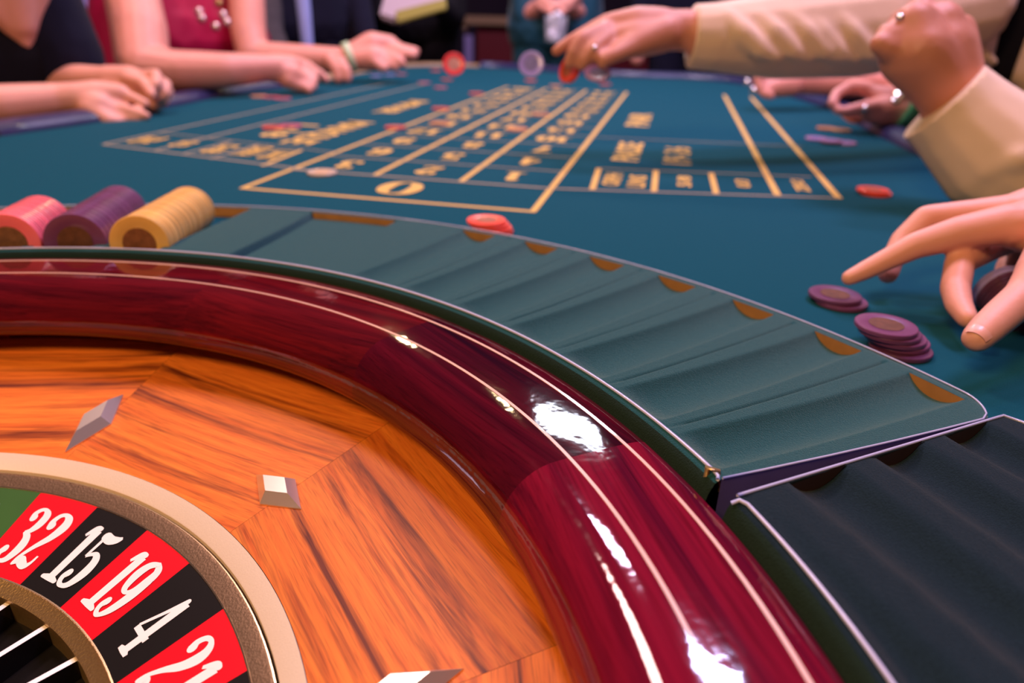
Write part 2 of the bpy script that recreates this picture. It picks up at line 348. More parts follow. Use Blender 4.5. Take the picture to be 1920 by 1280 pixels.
def digit_geo(txt, adv=.47, fat=1.0):
    """flat outline of a number, x centred, height 0..1"""
    LIFT.clear(); sn = 0; vs_, fs_ = [], []; W = adv * (len(txt) - 1) + .5
    if '1' in txt and len(txt) > 1: W -= .06
    x0 = -W / 2
    for ch in txt:
        for st in DIG[ch]:
            sn += 1
            pts = catmull(st, 7) if len(st) > 2 else [tuple(a + (b - a) * t / 3 for a, b in zip(*st)) for t in range(4)]
            pts = [(x, y, w_ * fat) for x, y, w_ in pts]
            base = len(vs_)
            for i, (x, y, w_) in enumerate(pts):
                a = pts[max(i - 1, 0)]; b = pts[min(i + 1, len(pts) - 1)]
                tx, ty = b[0] - a[0], b[1] - a[1]; l = math.hypot(tx, ty) or 1
                nx, ny = -ty / l, tx / l
                vs_ += [(x0 + x + nx * w_, y + ny * w_), (x0 + x - nx * w_, y - ny * w_)]
            for i in range(len(pts) - 1):
                fs_.append((base + 2 * i, base + 2 * i + 1, base + 2 * i + 3, base + 2 * i + 2))
            LIFT.extend([sn * .00003] * (len(vs_) - len(LIFT)))
            if len(st) > 2:
                for (x, y, w_) in (pts[0], pts[-1]):
                    if w_ < .03: continue
                    b0 = len(vs_)
                    vs_ += [(x0 + x + w_ * math.cos(q * PI / 6), y + w_ * math.sin(q * PI / 6)) for q in range(12)]
                    fs_.append(tuple(range(b0, b0 + 12)))
                    sn += 1; LIFT.extend([sn * .00003] * (len(vs_) - len(LIFT)))
        x0 += adv - (.06 if ch == '1' else 0)
    return vs_, fs_
REDS = {1, 3, 5, 7, 9, 12, 14, 16, 18, 19, 21, 23, 25, 27, 30, 32, 34, 36}
for k, num in enumerate(order):
    c = 'green' if num == 0 else 'red' if num in REDS else 'black'
    a = 78.52 + STEP / 2 - STEP * k
    o = link('number_cell', cell_me[c], None, wheel, world=False); o.rotation_euler[2] = math.radians(a)
    v2, f2 = digit_geo(str(num), .47, 1.2 if num else .8)
    vs3 = []
    for (x, y), lf in zip(v2, LIFT):
        r = .1905 + y * .0325; yy = -x * (.0285 if num else .016) * (r / .2075)
        vs3.append((r, yy, -CELLH(r) + .0002 + lf))
    me = mesh('numeral', vs3, f2)
    n_ = link('numeral', me, M['white'], o, smooth=False, world=False)
lathe('inner_ring', [(.1840, .2612), (.1838, .2602), (.1832, .2602), (.1828, .2606), (.1775, .2622), (.1764, .2628), (.1762, .276)], 0, 360, 180, M['gold'], wheel, True)
lathe('inner_edge', [(.1842, .2610), (.1841, .2600), (.1834, .2600), (.1833, .2606)], 0, 360, 180, M['goldline'], wheel, True)
lathe('pocket_floor', [(.1765, .276), (.150, .279), (.126, .279), (.124, .270)], 0, 360, 120, M['pocket'], wheel, True)
fv = [(.1766, -.0015, -.2785), (.1766, .0015, -.2785), (.1766, .0015, -.2655), (.1766, -.0015, -.2655), (.1240, -.0012, -.2785), (.1240, .0012, -.2785), (.1240, .0012, -.2640), (.1240, -.0012, -.2640)]
fme = mesh('fret', fv, [(0, 1, 2, 3), (4, 7, 6, 5), (3, 2, 6, 7), (0, 3, 7, 4), (1, 5, 6, 2)])
fme.materials.append(M['fret']); fme.materials.append(M['pocket'])
for p_ in fme.polygons: p_.material_index = 0 if p_.index == 2 else 1  # pale top, black sides: the frets' reflections put into the colour
for k in range(37):
    o = link('fret', fme, M['fret'], wheel, smooth=False, world=False); o.rotation_euler[2] = math.radians(78.52 - STEP * k)
lathe('rotor_cone', [(.124, .270), (.122, .262), (.10, .250), (.06, .236), (.035, .228), (.02, .224), (.0005, .2235)], 0, 360, 90, M['slope'], wheel, True)
lathe('turret', [(.02, .226), (.016, .215), (.010, .20), (.014, .19), (.010, .18), (.006, .165), (.011, .158), (.0005, .148)], 0, 360, 40, M['bright'], wheel, True)
for q in range(4):
    a = q * PI / 2; d = Vector((math.cos(a), math.sin(a), 0))
    p0 = Vector((CX, CY, ZC - .188)); tube('turret_arm', [p0, p0 + d * .05], .004, M['bright'], wheel)
lathe('bowl_base', [(.4108, .215), (.40, .30), (.25, .33), (.0005, .33)], 0, 360, 90, M['tabledark'], wheel, True)
# ---------------------------------------------------------------- table
table = empty('roulette_table', (0, 1.2, 0))
tag(table, 'long roulette table with teal felt layout, yellow print and navy padded armrest', 'table')
out_px = [(0, 255), (200, 225), (420, 180), (560, 160), (750, 126), (900, 126), (1150, 143), (1300, 149), (1400, 160), (1540, 200), (1640, 250), (1740, 300), (1870, 378)]
edge = [U(*q) for q in out_px]
edge = [(p.x, p.y, ZF) for p in edge]
near = [(.60, .45, ZF), (.61, .0, ZF), (.45, -.45, ZF), (.0, -.62, ZF), (-.6, -.60, ZF), (-1.0, -.35, ZF), (-1.08, .1, ZF), (-.98, .6, ZF)]
outline = catmull(edge + near, 5, True)
bm = bmesh.new()
ov = [bm.verts.new(p) for p in outline]; iv = [bm.verts.new((CX + .4125 * math.cos(2 * PI * k / 120), CY + .4125 * math.sin(2 * PI * k / 120), ZF)) for k in range(120)]
es = [bm.edges.new((L_[i], L_[(i + 1) % len(L_)])) for L_ in (ov, iv) for i in range(len(L_))]
bmesh.ops.triangle_fill(bm, use_beauty=True, edges=es)
for f in bm.faces:
    f.normal_update()
    if f.normal.z < 0: f.normal_flip()
felt = link('felt_top', from_bm(bm, 'felt_top'), M['felt'], table, smooth=False)
# body and legs under it
bm = bmesh.new()
ins = []
for i, p in enumerate(outline):
    a = Vector(outline[i - 1]); b = Vector(outline[(i + 1) % len(outline)]); t = (b - a).normalized(); n = Vector((-t.y, t.x, 0))
    if n.dot(Vector((-.1, 1.1, ZF)) - Vector(p)) < 0: n = -n
    ins.append((Vector(p), n))
v0 = [bm.verts.new(p + n * -.012 + Vector((0, 0, -.003))) for p, n in ins]; v1 = [bm.verts.new(p + n * .02 + Vector((0, 0, -.15))) for p, n in ins]
for i in range(len(v0)):
    j = (i + 1) % len(v0); bm.faces.new((v0[i], v0[j], v1[j], v1[i]))
bmesh.ops.recalc_face_normals(bm, faces=bm.faces)
link('table_apron', from_bm(bm, 'table_apron'), M['tabledark'], table)
for x, y in ((-.35, 2.4), (.45, 2.3), (.42, .7), (-.75, .2), (-.3, 1.5)):
    tube('leg', [(x, y, 0), (x, y, .1), (x, y, .66)], [.06, .045, .05], M['tabledark'], table, seg=12)
NS = len(outline); per = 5
def rail_span(i0, i1, name, m, r, dz, sx, sz, off=.026):
    pts = []
    for i in range(i0 * per, i1 * per + 1):
        p, n = ins[i % NS]; pts.append(p - n * off + Vector((0, 0, dz)))
    tube(name, pts, r, m, table, seg=14, sx=sx, sz=sz)
rail_span(5, 5 + 16, 'armrest', M['rail'], .030, -.002, 1.05, .75)
rail_span(3, 5, 'wooden_edge', M['tan'], .03, -.004, 1.0, .5)
# right end of the wrap: near left back to the far left
rail_span(0, 3, 'armrest', M['rail'], .030, -.002, 1.05, .75)
# --- printed layout
LO = Vector((-.321, .815, ZF)); LU = Vector((.978, -.207, 0)).normalized(); LV = Vector((.207, .978, 0)).normalized(); CW = .3475 / 3; Z0 = .115; RW = .107
def LP(u, v, dz=.0004): return LO + LU * u + LV * v + Vector((0, 0, dz))
def line(p, q, w_=.006, m='print', dz=.0004, name='printed_line'):
    p, q = Vector(p), Vector(q); t = (q - p).normalized(); n = Vector((-t.y, t.x, 0)) * (w_ / 2)
    v4 = [p - n, q - n, q + n, p + n]
    for v in v4: v.z = ZF + dz
    return link(name, mesh(name, v4, [(0, 1, 2, 3)]), M[m], felt, smooth=False)
VE = Z0 + RW * 12
line(LP(-.003, 0), LP(3 * CW + .003, 0), .0075)
for k in range(4):
    line(LP(k * CW, 0 if k in (0, 3) else Z0), LP(k * CW, VE), .0075, dz=.0005)
for k in range(13): line(LP(0, Z0 + RW * k), LP(3 * CW, Z0 + RW * k), .0045 if k else .0065, 'print_grey', dz=.0006 if k else .0007)
def put_num(txt, u, v, h):
    z_ = txt == '0'; v2, f2 = digit_geo(txt, .50, 1.0 if z_ else 1.35)
    c = LP(u, v, .0008); vs3 = [c - LU * (x * h * (1.7 if z_ else 1.25)) - LV * ((y - .5) * h) + Vector((0, 0, lf)) for (x, y), lf in zip(v2, LIFT)]
    return link('printed_number', mesh('printed_number', vs3, f2), M['print'], felt, smooth=False)
put_num('0', 1.5 * CW, Z0 * .5, .066)
for k in range(12):
    for c in range(3):
        put_num(str(3 * k + 3 - c), (c + .5) * CW, Z0 + RW * (k + .5), .052)
def words(txt, c, du, dv, right=True, name='printed_word'):
    """text whose baseline runs along the table; du tall across, dv long"""
    cu = bpy.data.curves.new('t', 'FONT'); cu.body = txt; cu.resolution_u = 2; cu.offset = .006 if txt == '19-36' else .028
    o = bpy.data.objects.new('t', cu); COL.objects.link(o)
    dg = bpy.context.evaluated_depsgraph_get(); me = bpy.data.meshes.new_from_object(o.evaluated_get(dg))
    bpy.data.objects.remove(o)
    xs = [v.co.x for v in me.vertices]; ys = [v.co.y for v in me.vertices]
    sx, sy = dv / (max(xs) - min(xs)), du / (max(ys) - min(ys)); mx_, my_ = (max(xs) + min(xs)) / 2, (max(ys) + min(ys)) / 2
    s = 1 if right else -1
    for v in me.vertices:
        x, y = (v.co.x - mx_) * sx, (v.co.y - my_) * sy
        v.co = Vector(c) + LV * (x * s) - LU * (y * s); v.co.z = ZF + .0008
    me.materials.clear()
    return link(name, me, M['print'], felt, smooth=False)
# right-hand side boxes
RB0, RB1 = U(1037, 354), U(1573, 372)
line(RB0, RB1, .006, 'print_grey', dz=.0006)
line(RB1, RB1 + LV * 1.25, .0085); p2 = U(1458, 366); line(p2, p2 + LV * 1.28, .0085)
line(U(1123, 316), U(1521, 332), .004, 'print_grey', dz=.0006)
line(U(1107, 257), U(1503, 275), .004, 'print_grey', dz=.0006)
for a, b in (((1110, 357), (1123, 316)), ((1226, 360), (1230, 319)), ((1343, 363.6), (1333, 324))): line(U(*a), U(*b), .0075)
def wpx(txt, px, right=True):
    q = [U(*p) for p in px]; c = sum(q, Vector()) / 4
    us = [(p - c).dot(LU) for p in q]; vs_ = [(p - c).dot(LV) for p in q]
    words(txt, c, (max(us) - min(us)) * .9, (max(vs_) - min(vs_)) * .95, right)
wpx('PASSE', [(1159, 267), (1207, 268), (1200, 304), (1146, 301)])
wpx('19-36', [(1243, 274), (1297, 278), (1297, 311), (1243, 306)])
wpx('PAIR', [(1180, 213), (1223, 214), (1217, 238), (1174, 236)])
wpx('ORPH', [(1133, 326), (1168, 326), (1162, 350), (1130, 347)])
wpx('LINS', [(1178, 329), (1213, 330), (1210, 353), (1176, 351)])
wpx('5/8', [(1268, 330), (1297, 331), (1297, 352), (1269, 350)])
wpx('0/3', [(1376, 337), (1405, 338), (1409, 353), (1380, 351)])
wpx('ZERO', [(1479, 337), (1505, 338), (1524, 362), (1492, 358)])
# left-hand side boxes
LB0, LB1 = U(572, 318), U(193, 271)
line(LB0, LB1, .006, 'print_grey', dz=.0006)
line(LB1, LB1 + LV * 1.2, .006, 'print_grey'); p2 = U(288, 283); line(p2, p2 + LV * 1.2, .006, 'print_grey')
line(LB0 + LV * .125 + LU * -.01, LB1 + LV * .125, .004, 'print_grey', dz=.0006)
line(U(492, 311), U(565, 282), .007)
for q in ((395, 298), (340, 290)): line(U(*q), U(*q) + LV * .125, .005, 'print_grey')
wpx('MANQUE', [(530, 268), (585, 273), (690, 228), (640, 228)], False)
wpx('IMPAIR', [(708, 212), (735, 214), (797, 190), (770, 188)], False)
wpx('1-18', [(490, 256), (530, 258), (590, 234), (555, 234)], False)
wpx('ORPH', [(440, 290), (470, 294), (510, 276), (480, 274)], False)
wpx('LINS', [(480, 297), (510, 300), (550, 284), (520, 282)], False)
wpx('5/8', [(385, 286), (405, 289), (440, 273), (420, 271)], False)
wpx('0/3', [(325, 274), (345, 276), (365, 266), (345, 264)], False)
wpx('ZERO', [(250, 268), (275, 271), (300, 258), (280, 256)], False)
# ---------------------------------------------------------------- chip racks
GR, GD = .022, .008
GW = math.sqrt(GR ** 2 - (GR - GD) ** 2)
def skew(r): return 2.6 * (r - .616) / .188           # the grooves lean a little
def groove(x, d=GD):
    if abs(x) >= GR: return 0
    return max(0, math.sqrt(GR * GR - x * x) - (GR - d))
R1G = [25.7, 31.95, 38.2, 44.5, 50.8, 57.1, 63.3]
CGD = .0205
CHIPG = [88.3, 95.4, 102.3, 109.2, 116, 123]
RIN, ROUT = .4115, .6125
rr_ = [.4115, .4120, .4135, .4160, .4190, .4225, .4270, .4330, .4400] + [.45 + .0125 * k for k in range(12)] + [.5990, .6035, .6040, .6085, .6110, .6122, .6126]
def base_h(r):
    if r < .419:
        t = (.419 - r) / .0075; return .168 + .018 * (1 - math.sqrt(max(0, 1 - t * t)))
    if r > .6085: return cone_h(.6085) + [0, .0004, .0025, .0098][min(3, int((r - .6085) / .00125))]
    return cone_h(r)
def depth1(r, a):
    if r < .4185 or r > .6037: return 0
    fade = min(1, max(0, (r - .4195) / .012)); d = 0
    for g in R1G: d = max(d, groove(math.radians(a - g) * r))
    for g in CHIPG: d = max(d, groove(math.radians(a + skew(r) - g) * r, CGD))
    a_ = a
    if 71.6 < a_ < 80.4:
        x = min(a_ - 71.6, 80.4 - a_) * .0107 / .0025; d = max(d, .0065 * min(1, x))
    for i in range(len(R1G) - 1):                       # stitched seam along each ridge
        m = (R1G[i] + R1G[i + 1]) / 2; x = abs(math.radians(a - m) * r)
        if x < .0011: d = max(d, .0014 * (1 - x / .0011))
    return d * fade
rack = empty('chip_rack', pol(.52, 60, .19))
tag(rack, 'curved teal felt chip rack with scooped grooves between wheel and table layout', 'chip rack')
A0, A1 = 22.35, 132.0; NA = 1000
vs_, fs_ = [], []; P = len(rr_)
def emin(r): return 20.5 + (min(max(r, .4115), .6126) - .419) / .175 * 1.65
def AA(r, a): return a + skew(r) + (emin(r) - A0 - skew(r)) * max(0, 1 - (a - A0) / 4)
for i in range(NA + 1):
    a = A0 + (A1 - A0) * i / NA
    for r in rr_:
        rc = r
        lim = .6126 - .016 * max(0, 1 - (a - A0) / 2.3) ** 2.2       # rounded right corner
        rc = min(r, lim) if r > .5 else r
        h = base_h(r) + depth1(r, a)
        vs_.append(pol(rc, AA(rc, a), h))
for i in range(NA):
    for k in range(P - 1):
        fs_.append((i * P + k, i * P + k + 1, (i + 1) * P + k + 1, (i + 1) * P + k))
me = mesh('rack_tray', vs_, fs_)
tray = link('rack_tray', me, M['felt_rack'], rack); sharp(me, 60)
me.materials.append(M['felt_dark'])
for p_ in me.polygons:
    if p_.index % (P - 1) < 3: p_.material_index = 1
# right side wall
side = [pol(r, emin(r), base_h(r)) for r in (.4190, .45, .5, .55, .585, .5966)]
vs_ = [p for p in side] + [Vector((p.x, p.y, ZF - .0004)) for p in side]
n = len(side)
link('rack_side', mesh('rack_side', vs_, [(i, i + 1, n + i + 1, n + i) for i in range(n - 1)]), M['rack_side'], rack)
# pale trim round the edge
top = lambda r, a: pol(r, AA(r, a), base_h(max(.419, min(r, .6085))) - .0003)
pts = [top(.4190, a) for a in [A1 - k * .75 for k in range(int((A1 - A0 - 1.2) / .75))]]
pts += [top(.4190, A0 + .9), top(.4185, A0 + .3), top(.4170, A0)]
tube('edge_trim', pts, .00085, M['trim'], rack, seg=6)
pts = [top(.4195, A0)] + [top(r, A0) for r in (.44, .48, .52, .56, .585, .592)]
for k in range(1, 9):
    a = A0 + 2.3 * k / 8; pts.append(top(.6116 - .016 * (1 - k / 8) ** 2.2, a))
pts += [top(.6116, A0 + 2.3 + .75 * k) for k in range(1, int((A1 - A0 - 2.3) / .75))]
tube('edge_trim', pts, .00055, M['trim'], rack, seg=6)
# clip at the inner corner
pc = pol(.4165, emin(.4165) + .9, .166); tube('corner_clip', [pc + Vector((0, 0, -.012)), pc, pc + Vector((.004, -.001, -.001)), pc + Vector((.006, -.002, -.010))], .0013, M['gold'], rack, seg=6)
def half_moon(name, c, side_dir, parent, m, w_=GW, d=GD):
    vs_ = []; n = 12
    for k in range(n + 1):
        x = -w_ + 2 * w_ * k / n; vs_.append(Vector(c) + side_dir * x + Vector((0, 0, -max(0, math.sqrt(GR * GR - x * x) - (GR - d)))))
    vs_.append(Vector(c) + side_dir * w_ + Vector((0, 0, .0002))); vs_.append(Vector(c) - side_dir * w_ + Vector((0, 0, .0002)))
    return link(name, mesh(name, vs_, [tuple(range(len(vs_)))]), m, parent, smooth=False)
for g in R1G + CHIPG:
    a = g + skew(.603); c = pol(.6032, a, cone_h(.6032))
    if g in CHIPG: a = g; c = pol(.6032, a, cone_h(.6032))
    half_moon('end_plate', c, Vector((-math.sin(math.radians(a)), math.cos(math.radians(a)), 0)), rack, M['plywood'], *((GR * .998, CGD) if g in CHIPG else ()))
vs_ = []; 
for k in range(11):
    a = 71.9 + (80.2 - 71.9) * k / 10 + skew(.603); vs_ += [pol(.6032, a, cone_h(.603) + .0065), pol(.6032, a, cone_h(.603) - .0001)]
link('end_plate', mesh('end_plate', vs_, [(2 * i, 2 * i + 1, 2 * i + 3, 2 * i + 2) for i in range(10)]), M['plywood'], rack)
# second rack, lower right: straight grooves running off to the right
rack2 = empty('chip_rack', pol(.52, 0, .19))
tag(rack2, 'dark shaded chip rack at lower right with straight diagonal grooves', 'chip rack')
E0, E1 = UC(1375, 932), UC(1850, 789)
ex = (E1 - E0); ex.z = 0; ex.normalize(); ey = Vector((ex.y, -ex.x, 0))           # along the shared edge; away from rack one
gdir = Vector((.026, -.062, 0)).normalized()
gperp = Vector((-gdir.y, gdir.x, 0)); 
if gperp.dot(ex) < 0: gperp = -gperp
G2 = [(UC(*q) - E0).dot(gperp) for q in ((1530, 885), (1672, 842), (1806, 800))]
dG = (G2[2] - G2[0]) / 2; G2 = [G2[0] + dG * k for k in range(-1, 6)]
A20, A21 = -70.0, 19.3; vs_, fs_ = [], []; NA2 = 560
rr2 = [.4120, .4125, .4140, .4160, .4185, .4225, .4270] + [.43 + .004 * k for k in range(44)] + [.6075, .611, .6125, .6130]
P2 = len(rr2)
def a_edge(r):                                             # the shared edge as an angle at this radius
    lo, hi = 15., 24.
    for _ in range(30):
        m = (lo + hi) / 2; p = pol(r, m, .17)
        if (p - E0).dot(ey) > 0: lo = m
        else: hi = m
    return lo
AE = [a_edge(r) for r in rr2]
for i in range(NA2 + 1):
    t = (i / NA2) ** 1.6
    for r, ae in zip(rr2, AE):
        a = ae + (A20 - ae) * t
        p = pol(r, a, .17); d = 0; s = (p - E0).dot(ey)
        if r > .4185 and r < .606 and s > .0012:
            x = (p - E0).dot(gperp)
            for g in G2: d = max(d, groove((x - g)))
            d *= min(1, max(0, (r - .421) / .01))
        vs_.append(pol(r, a, base_h(min(r, .6128)) + d))
for i in range(NA2):
    for k in range(P2 - 1):
        fs_.append((i * P2 + k, (i + 1) * P2 + k, (i + 1) * P2 + k + 1, i * P2 + k + 1))
me = mesh('rack_tray', vs_, fs_); link('rack_tray', me, M['felt_rack_shaded'], rack2); sharp(me, 60)
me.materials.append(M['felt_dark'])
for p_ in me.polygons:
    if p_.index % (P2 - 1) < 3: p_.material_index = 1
me.flip_normals()
sd = [pol(r, a, base_h(r)) for r, a in zip(rr2, AE) if .418 < r < .608]; n = len(sd)
link('rack_side', mesh('rack_side', sd + [Vector((p.x, p.y, ZF - .0004)) for p in sd], [(i, i + 1, n + i + 1, n + i) for i in range(n - 1)]), M['rack_side'], rack2)
tube('edge_trim', [p + Vector((0, 0, .0003)) for p in sd] + [pol(.6115, A, cone_h(.609)) for A in (AE[-4] - .7, AE[-4] - 2, AE[-4] - 6, AE[-4] - 12, 0, -10, -20, -30, -45)], .0008, M['trim'], rack2, seg=6)
tube('edge_trim', [pol(.4150, AE[2] - .1, .1695), pol(.4175, AE[2] - .25, .1678)] + [pol(.4190, AE[4] - .8 - 1.2 * k, .1677) for k in range(70)], .0009, M['trim'], rack2, seg=6)
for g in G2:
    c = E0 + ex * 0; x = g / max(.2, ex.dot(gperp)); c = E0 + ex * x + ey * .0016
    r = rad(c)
    if .44 < r < .6: c.z = ZC - cone_h(r); half_moon('end_plate', c, ex, rack2, M['end_shaded'], w_=GW / ex.dot(gperp) * .98)
# ---------------------------------------------------------------- chips
CR, CT = .022, .0034
CL = CT * .94
def chip_mesh(name, r, t, b=.0006):
    bm = bmesh.new(); prof = [(0, -t / 2), (r - b, -t / 2), (r, -t / 2 + b), (r, t / 2 - b), (r - b, t / 2), (r * .62, t / 2), (r * .60, t / 2 - .0002), (0, t / 2 - .0002)]
    n = 32; rings = []
    for x, z in prof:
        rings.append([bm.verts.new((x * math.cos(2 * PI * k / n), x * math.sin(2 * PI * k / n), z)) for k in range(n)] if x else [bm.verts.new((0, 0, z))])
    for A, B in zip(rings, rings[1:]):
        for k in range(n):
            m = (k + 1) % n
            if len(A) == 1: bm.faces.new((A[0], B[m], B[k]))
            elif len(B) == 1: bm.faces.new((A[k], A[m], B[0]))
            else: bm.faces.new((A[k], A[m], B[m], B[k]))
    bmesh.ops.recalc_face_normals(bm, faces=bm.faces)
    return from_bm(bm, name)
def disc_mesh(name, r, z, t=.0003):
    n = 24; vs_ = [(r * math.cos(2 * PI * k / n), r * math.sin(2 * PI * k / n), z) for k in range(n)] + [(r * math.cos(2 * PI * k / n), r * math.sin(2 * PI * k / n), z - t) for k in range(n)]
    return mesh(name, vs_, [tuple(range(n))] + [(k, n + k, n + (k + 1) % n, (k + 1) % n) for k in range(n)])
CMESH = {}
for c, (m1, m2) in CH.items():
    a = chip_mesh('casino_chip', CR, CT); a.materials.append(m1); sharp(a, 40)
    d = disc_mesh('chip_inlay', CR * .56, CT / 2 + .00005); d.materials.append(m2); CMESH[c] = (a, d)
def chip(pos, color, label, group=None, normal=(0, 0, 1), spin=None, loose=True):
    a, d = CMESH[color]
    o = bpy.data.objects.new('casino_chip', a); COL.objects.link(o)
    o.location = pos; q = Vector(normal).to_track_quat('Z', 'Y').to_matrix().to_4x4()
    s = random.uniform(0, 6) if spin is None else spin
    o.rotation_euler = (q @ Matrix.Rotation(s, 4, 'Z')).to_euler()
    if loose: o.scale = (.865, .865, .94)
    tag(o, label, 'casino chip', group)
    i = bpy.data.objects.new('chip_inlay', d); COL.objects.link(i); i.parent = o
    return o
Z1 = ZF + CL / 2 + .0002
def fchip(px, py, color, label, k=0, dx=0, dy=0, group=None):
    z = Z1 + k * CL; p = U(px, py, ZC - z - CT / 2); return chip((p.x + dx, p.y + dy, z), color, label, group)
def stack(px, py, color, labels, offs, group):
    p = U(px, py, ZC - (Z1 + (len(labels) - 1) * CL + CL / 2))
    for k, (l, o_) in enumerate(zip(labels, offs)):
        chip((p.x + o_[0], p.y + o_[1], Z1 + k * CL), color, l, group)
# rolls lying in the rack
ORD = 'first second third fourth fifth sixth seventh eighth ninth tenth eleventh twelfth thirteenth fourteenth fifteenth sixteenth seventeenth eighteenth nineteenth twentieth'.split()
ORD += ['twenty-' + o_ for o_ in ORD[:9]] + ['thirtieth'] + ['thirty-' + o_ for o_ in ORD[:9]]
def roll(near, far, n, color, gname, first):
    p = UC(near[0], near[1], GR - CGD + .0004); q = UC(far[0], far[1], .006); d = (q - p).normalized()
    while rad(p) < .4285: p = p + d * .0005
    p.z = min(p.z, ZC - .1655)
    d = (q - p).normalized()
    for k in range(n):
        j = Vector((random.uniform(-.0003, .0003), random.uniform(-.0003, .0003), random.uniform(0, .0004)))
        chip(p + d * (CT * (k + .5) * 1.03) + j, color, first if k == 0 else f'{color} chip on edge, {ORD[k]} from the front of the {gname}', None if k == 0 else f'{color} chips in the {gname}', -d, loose=False)
roll((254, 463), (397, 368), 38, 'yellow', 'rightmost roll of the rack', 'yellow chip facing us at the front of the rightmost roll')
roll((130, 463), (264, 366), 38, 'purple', 'middle roll of the rack', 'dark purple chip facing us at the front of the middle roll')
roll((3, 463), (66, 426), 17, 'pink', 'leftmost roll of the rack', 'pink chip facing us at the front of the leftmost roll')
# loose stacks
stack(912, 411, 'red', ['red chip at the bottom of the stack beside the rack edge', 'red chip second from bottom in the stack beside the rack edge', 'red chip second from top in the stack beside the rack edge', 'red chip on top of the stack beside the rack edge'],
      [(.0075, -.001), (.006, -.0005), (.003, 0), (0, 0)], 'red chips stacked beside the rack edge')
stack(1637, 354, 'red', ['lower red chip of the pair lying right of the yellow layout corner', 'upper red chip of the pair lying right of the yellow layout corner'], [(.003, -.002), (0, 0)], 'red chips by the right layout corner')
stack(1566, 550, 'purple', ['lower purple chip of the pair under the pointing fingertip', 'upper purple chip of the pair under the pointing fingertip'], [(.0035, -.004), (0, 0)], 'purple chips under the fingertip')
stack(1662, 607, 'purple', ['bottom purple chip of the slanting stack below the thumb', 'second purple chip from bottom in the slanting stack below the thumb', 'third purple chip in the slanting stack below the thumb', 'second purple chip from top in the slanting stack below the thumb', 'top purple chip of the slanting stack below the thumb'],
      [(.0095, -.0065), (.0100, -.0005), (.0065, -.0015), (.0025, -.001), (0, 0)], 'purple chips in the slanting stack')
fchip(604, 321, 'cream', 'cream chip on the line beside the printed 3')
fchip(512, 237, 'red', 'red chip on the left outside bet near the seated arms')
fchip(545, 234, 'rose', 'dull rose chip lying right of the left outside red chip')
fchip(741, 237, 'red', 'red chip on the left grid line, nearest of the three along it')
fchip(826, 202, 'red', 'red chip on the left grid line, middle of the three along it')
fchip(893, 174, 'red', 'red chip on the left grid line, farthest of the three along it')
fchip(825, 229, 'orange', 'orange chip inside the left number column')
fchip(970, 240, 'orange', 'nearer orange chip on the line between middle and right columns')
fchip(1014, 213, 'orange', 'farther orange chip on the line between middle and right columns')
fchip(838, 148, 'red', 'small red chip on the felt below the tilted red chip')
fchip(817, 131, 'red', 'red chip on the far felt left of the tilted red chip')
fchip(995, 150, 'red', 'red chip on the far felt under the tumbling violet chip')
fchip(1135, 157, 'red', 'red chip on the far felt under the pink-edged violet chip')
fchip(1042, 160, 'orange', 'faint orange chip far up the middle number column')
fchip(795, 154, 'rose', 'left dull rose chip lying on the far felt')
fchip(826, 163, 'rose', 'right dull rose chip lying on the far felt')
for k, (x, y, c) in enumerate([(485, 179, 'orange'), (508, 181, 'rose'), (530, 183, 'rose')]): fchip(x, y, c, ['orange chip left of the row below the bare forearm', 'rose chip in the middle of the row below the bare forearm', 'rose chip at the right of the row below the bare forearm'][k])
for k, (x, y) in enumerate([(705, 141), (730, 139), (752, 138)]): fchip(x, y, 'violet' if k < 2 else 'rose', ['violet chip at the left of the row below the braceleted hand', 'violet chip in the middle of the row below the braceleted hand', 'rose chip at the right of the row below the braceleted hand'][k])
fchip(1531, 258, 'lilac', 'left lilac chip of the flat row of three by the right armrest'); fchip(1558, 262, 'lilac', 'middle lilac chip of the flat row of three by the right armrest', 1); fchip(1585, 266, 'lilac', 'right lilac chip of the flat row of three by the right armrest')
fchip(1577, 242, 'yellow', 'yellow chip at the right armrest, right of the two'); fchip(1550, 239, 'orange', 'orange chip at the right armrest, left of the yellow one')
def toss(px, py, d, color, label, tilt):
    n = (CAM - PD(px, py, d)).normalized() * tilt[0] + Vector((tilt[1], 0, 1)) * tilt[2]
    return chip(PD(px, py, d), color, label, None, n.normalized())
toss(851, 120, 1.20, 'brightred', 'red chip tilted towards us above the far felt', (1.0, .2, .28))
toss(996, 120, 1.06, 'violet', 'violet chip tumbling in the air left of the reaching hand', (1.0, -.2, .3))
toss(1120, 137, .99, 'lilac', 'violet chip with pink edge just under the reaching fingers', (.5, .1, .8))
toss(1066, 130, 1.0, 'red', 'left red chip pinched under the reaching fingertips', (.55, -3, .25)); toss(1071, 131, 1.0, 'red', 'right red chip pinched under the reaching fingertips', (.55, -3, .25))
# chips held in the near palm
pa, pb = PD(1868, 536, .520), PD(1975, 640, .475); dd = (pb - pa).normalized()
for k in range(14): chip(pa + dd * (CL * (k + .5)), 'violet' if k < 2 else 'dark', 'violet-faced end chip of the row held under the pointing hand' if k == 0 else f'dark chip {ORD[k]} from the violet end of the row under the pointing hand', None if k == 0 else 'dark chips held under the pointing hand', -dd)
